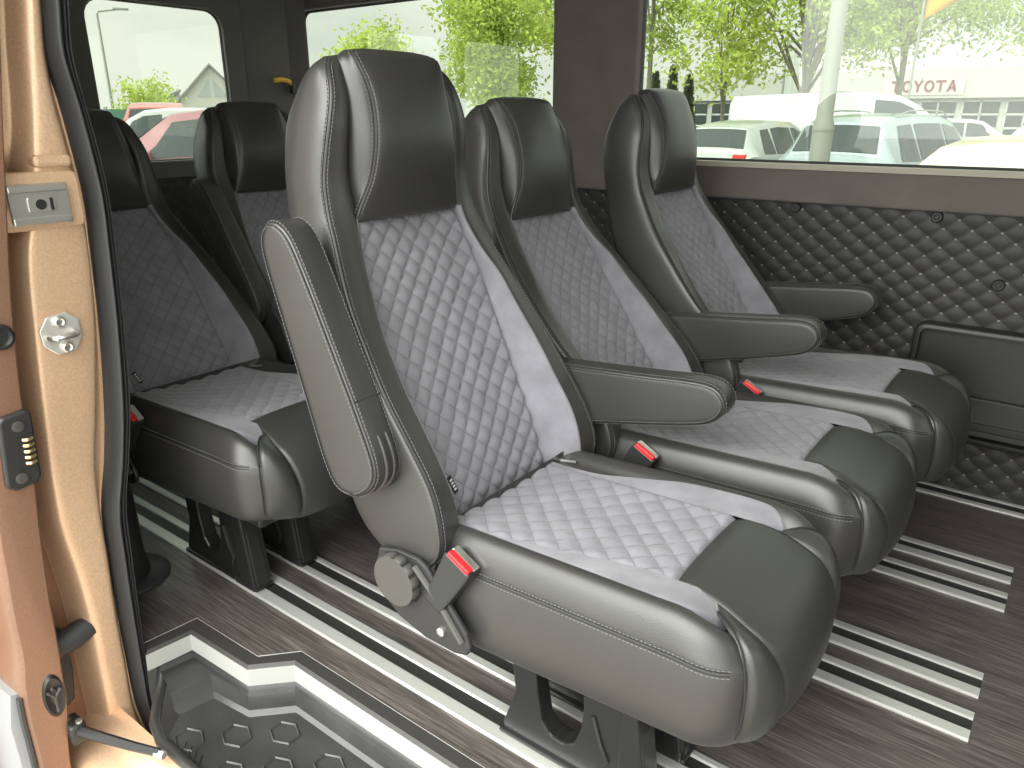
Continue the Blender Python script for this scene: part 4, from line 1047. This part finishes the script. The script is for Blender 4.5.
for i in range(13):
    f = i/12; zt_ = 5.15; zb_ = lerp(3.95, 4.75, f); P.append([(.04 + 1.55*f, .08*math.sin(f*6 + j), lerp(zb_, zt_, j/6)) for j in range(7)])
m.grid(P); o = m.build('cloth', simple('yellow_reflection_tint', (.48, .30, .02), .8), yf, angle=180); md_ = o.modifiers.new('s', 'SOLIDIFY'); md_.thickness = .01  # surface carries the yellow of the window reflection

# through the rear door window: house, street lamp, bush, fence
ho = empty('house', (-70, 44.2, GZ), -.50, label='pale gabled house with triangular attic windows seen through the rear window', cat='house')
HW = simple('house_render', (.36, .36, .32), .85); RT = simple('roof_tiles', (.17, .17, .16), .8); HG = simple('house_glass', (.25, .28, .27), .3)
m = MB(); m.prism([(-4.2, 0), (4.2, 0), (4.2, 4.4), (0, 8.4), (-4.2, 4.4)], 'x', -5, 5); m.v = [(p[0], p[1], p[2]) for p in m.v]; m.build('wall', HW, ho, smooth=False)
for sg in (1, -1):
    m = MB(); m.prism([(sg*0, 8.45), (sg*4.9, 3.75), (sg*4.9, 3.95), (0, 8.75)], 'x', -5.4, 5.6); m.build('roof', RT, ho, smooth=False)
    m = MB(); m.prism([(sg*.25, 4.6), (sg*2.0, 4.6), (sg*.25, 6.9)], 'x', 5.0, 5.06); m.build('attic_window', HG, ho, smooth=False)
m = MB(); m.prism([(-8.2, 0), (-4.2, 0), (-4.2, 5.2), (-8.2, 3.6)], 'x', -3.5, 3.5); m.build('side_wing', HW, ho, smooth=False)
m = MB(); m.prism([(-8.6, 3.5), (-4.0, 5.3), (-4.0, 5.6), (-8.6, 3.8)], 'x', -3.9, 3.9); m.build('roof', RT, ho, smooth=False)
m = MB(); m.prism([(4.2, 0), (10, 0), (10, 4.6), (4.2, 4.6)], 'x', -3.5, 3.5); m.build('side_wing', HW, ho, smooth=False)
m = MB(); m.prism([(4.0, 4.5), (10.4, 4.5), (10.0, 7.4), (3.6, 7.4)], 'x', -3.9, 3.9); m.build('roof', RT, ho, smooth=False)
ho.scale = (.66, .66, .70)
ld = empty('street_lamp', (-45.1, 22.3, GZ), -.5, label='thin curved street lamp at the left of the rear window', cat='street lamp')
MB().tube([(0, 0, 0), (0, 0, 6.8), (.02, .1, 6.95), (.05, 1.1, 7.1)], [.09, .06, .05, .045], 8).build('pole', POLEM, ld)
m = MB(); m.box((-.09, .8, 7.06), (.15, 1.6, 7.18)); m.build('lamp_head', POLEM, ld, bevel=.03)
tree(-43.4, 23.6, 3.7, .6, 1.9, 3.2, 2530, 0.124, LEAF2, 'loose green bush left of the house in the rear window', 21, .06, 26, 12, .8)
tree(-47.6, 21.2, 2.9, .6, 1.0, 2.2, 1150, 0.124, LEAF2, 'small green shrub at the foot of the thin street lamp', 22, .05, 14, 6, .8)
fe = empty('boundary_fence', (-34.0, 16.5, GZ), .55, label='low green fence behind the cars in the rear window', cat='fence')
m = MB(); m.box((-.03, -9, .1), (.03, 9, 1.9)); m.build('fence_panel', simple('green_mesh', (.10, .24, .17), .8), fe, smooth=False)
for k in range(9): m = MB(); m.box((-.06, -9 + k*2.24, 0), (.06, -8.9 + k*2.24, 2.0)); m.build('fence_post', POLEM, fe, smooth=False)
bpy.context.view_layer.update()
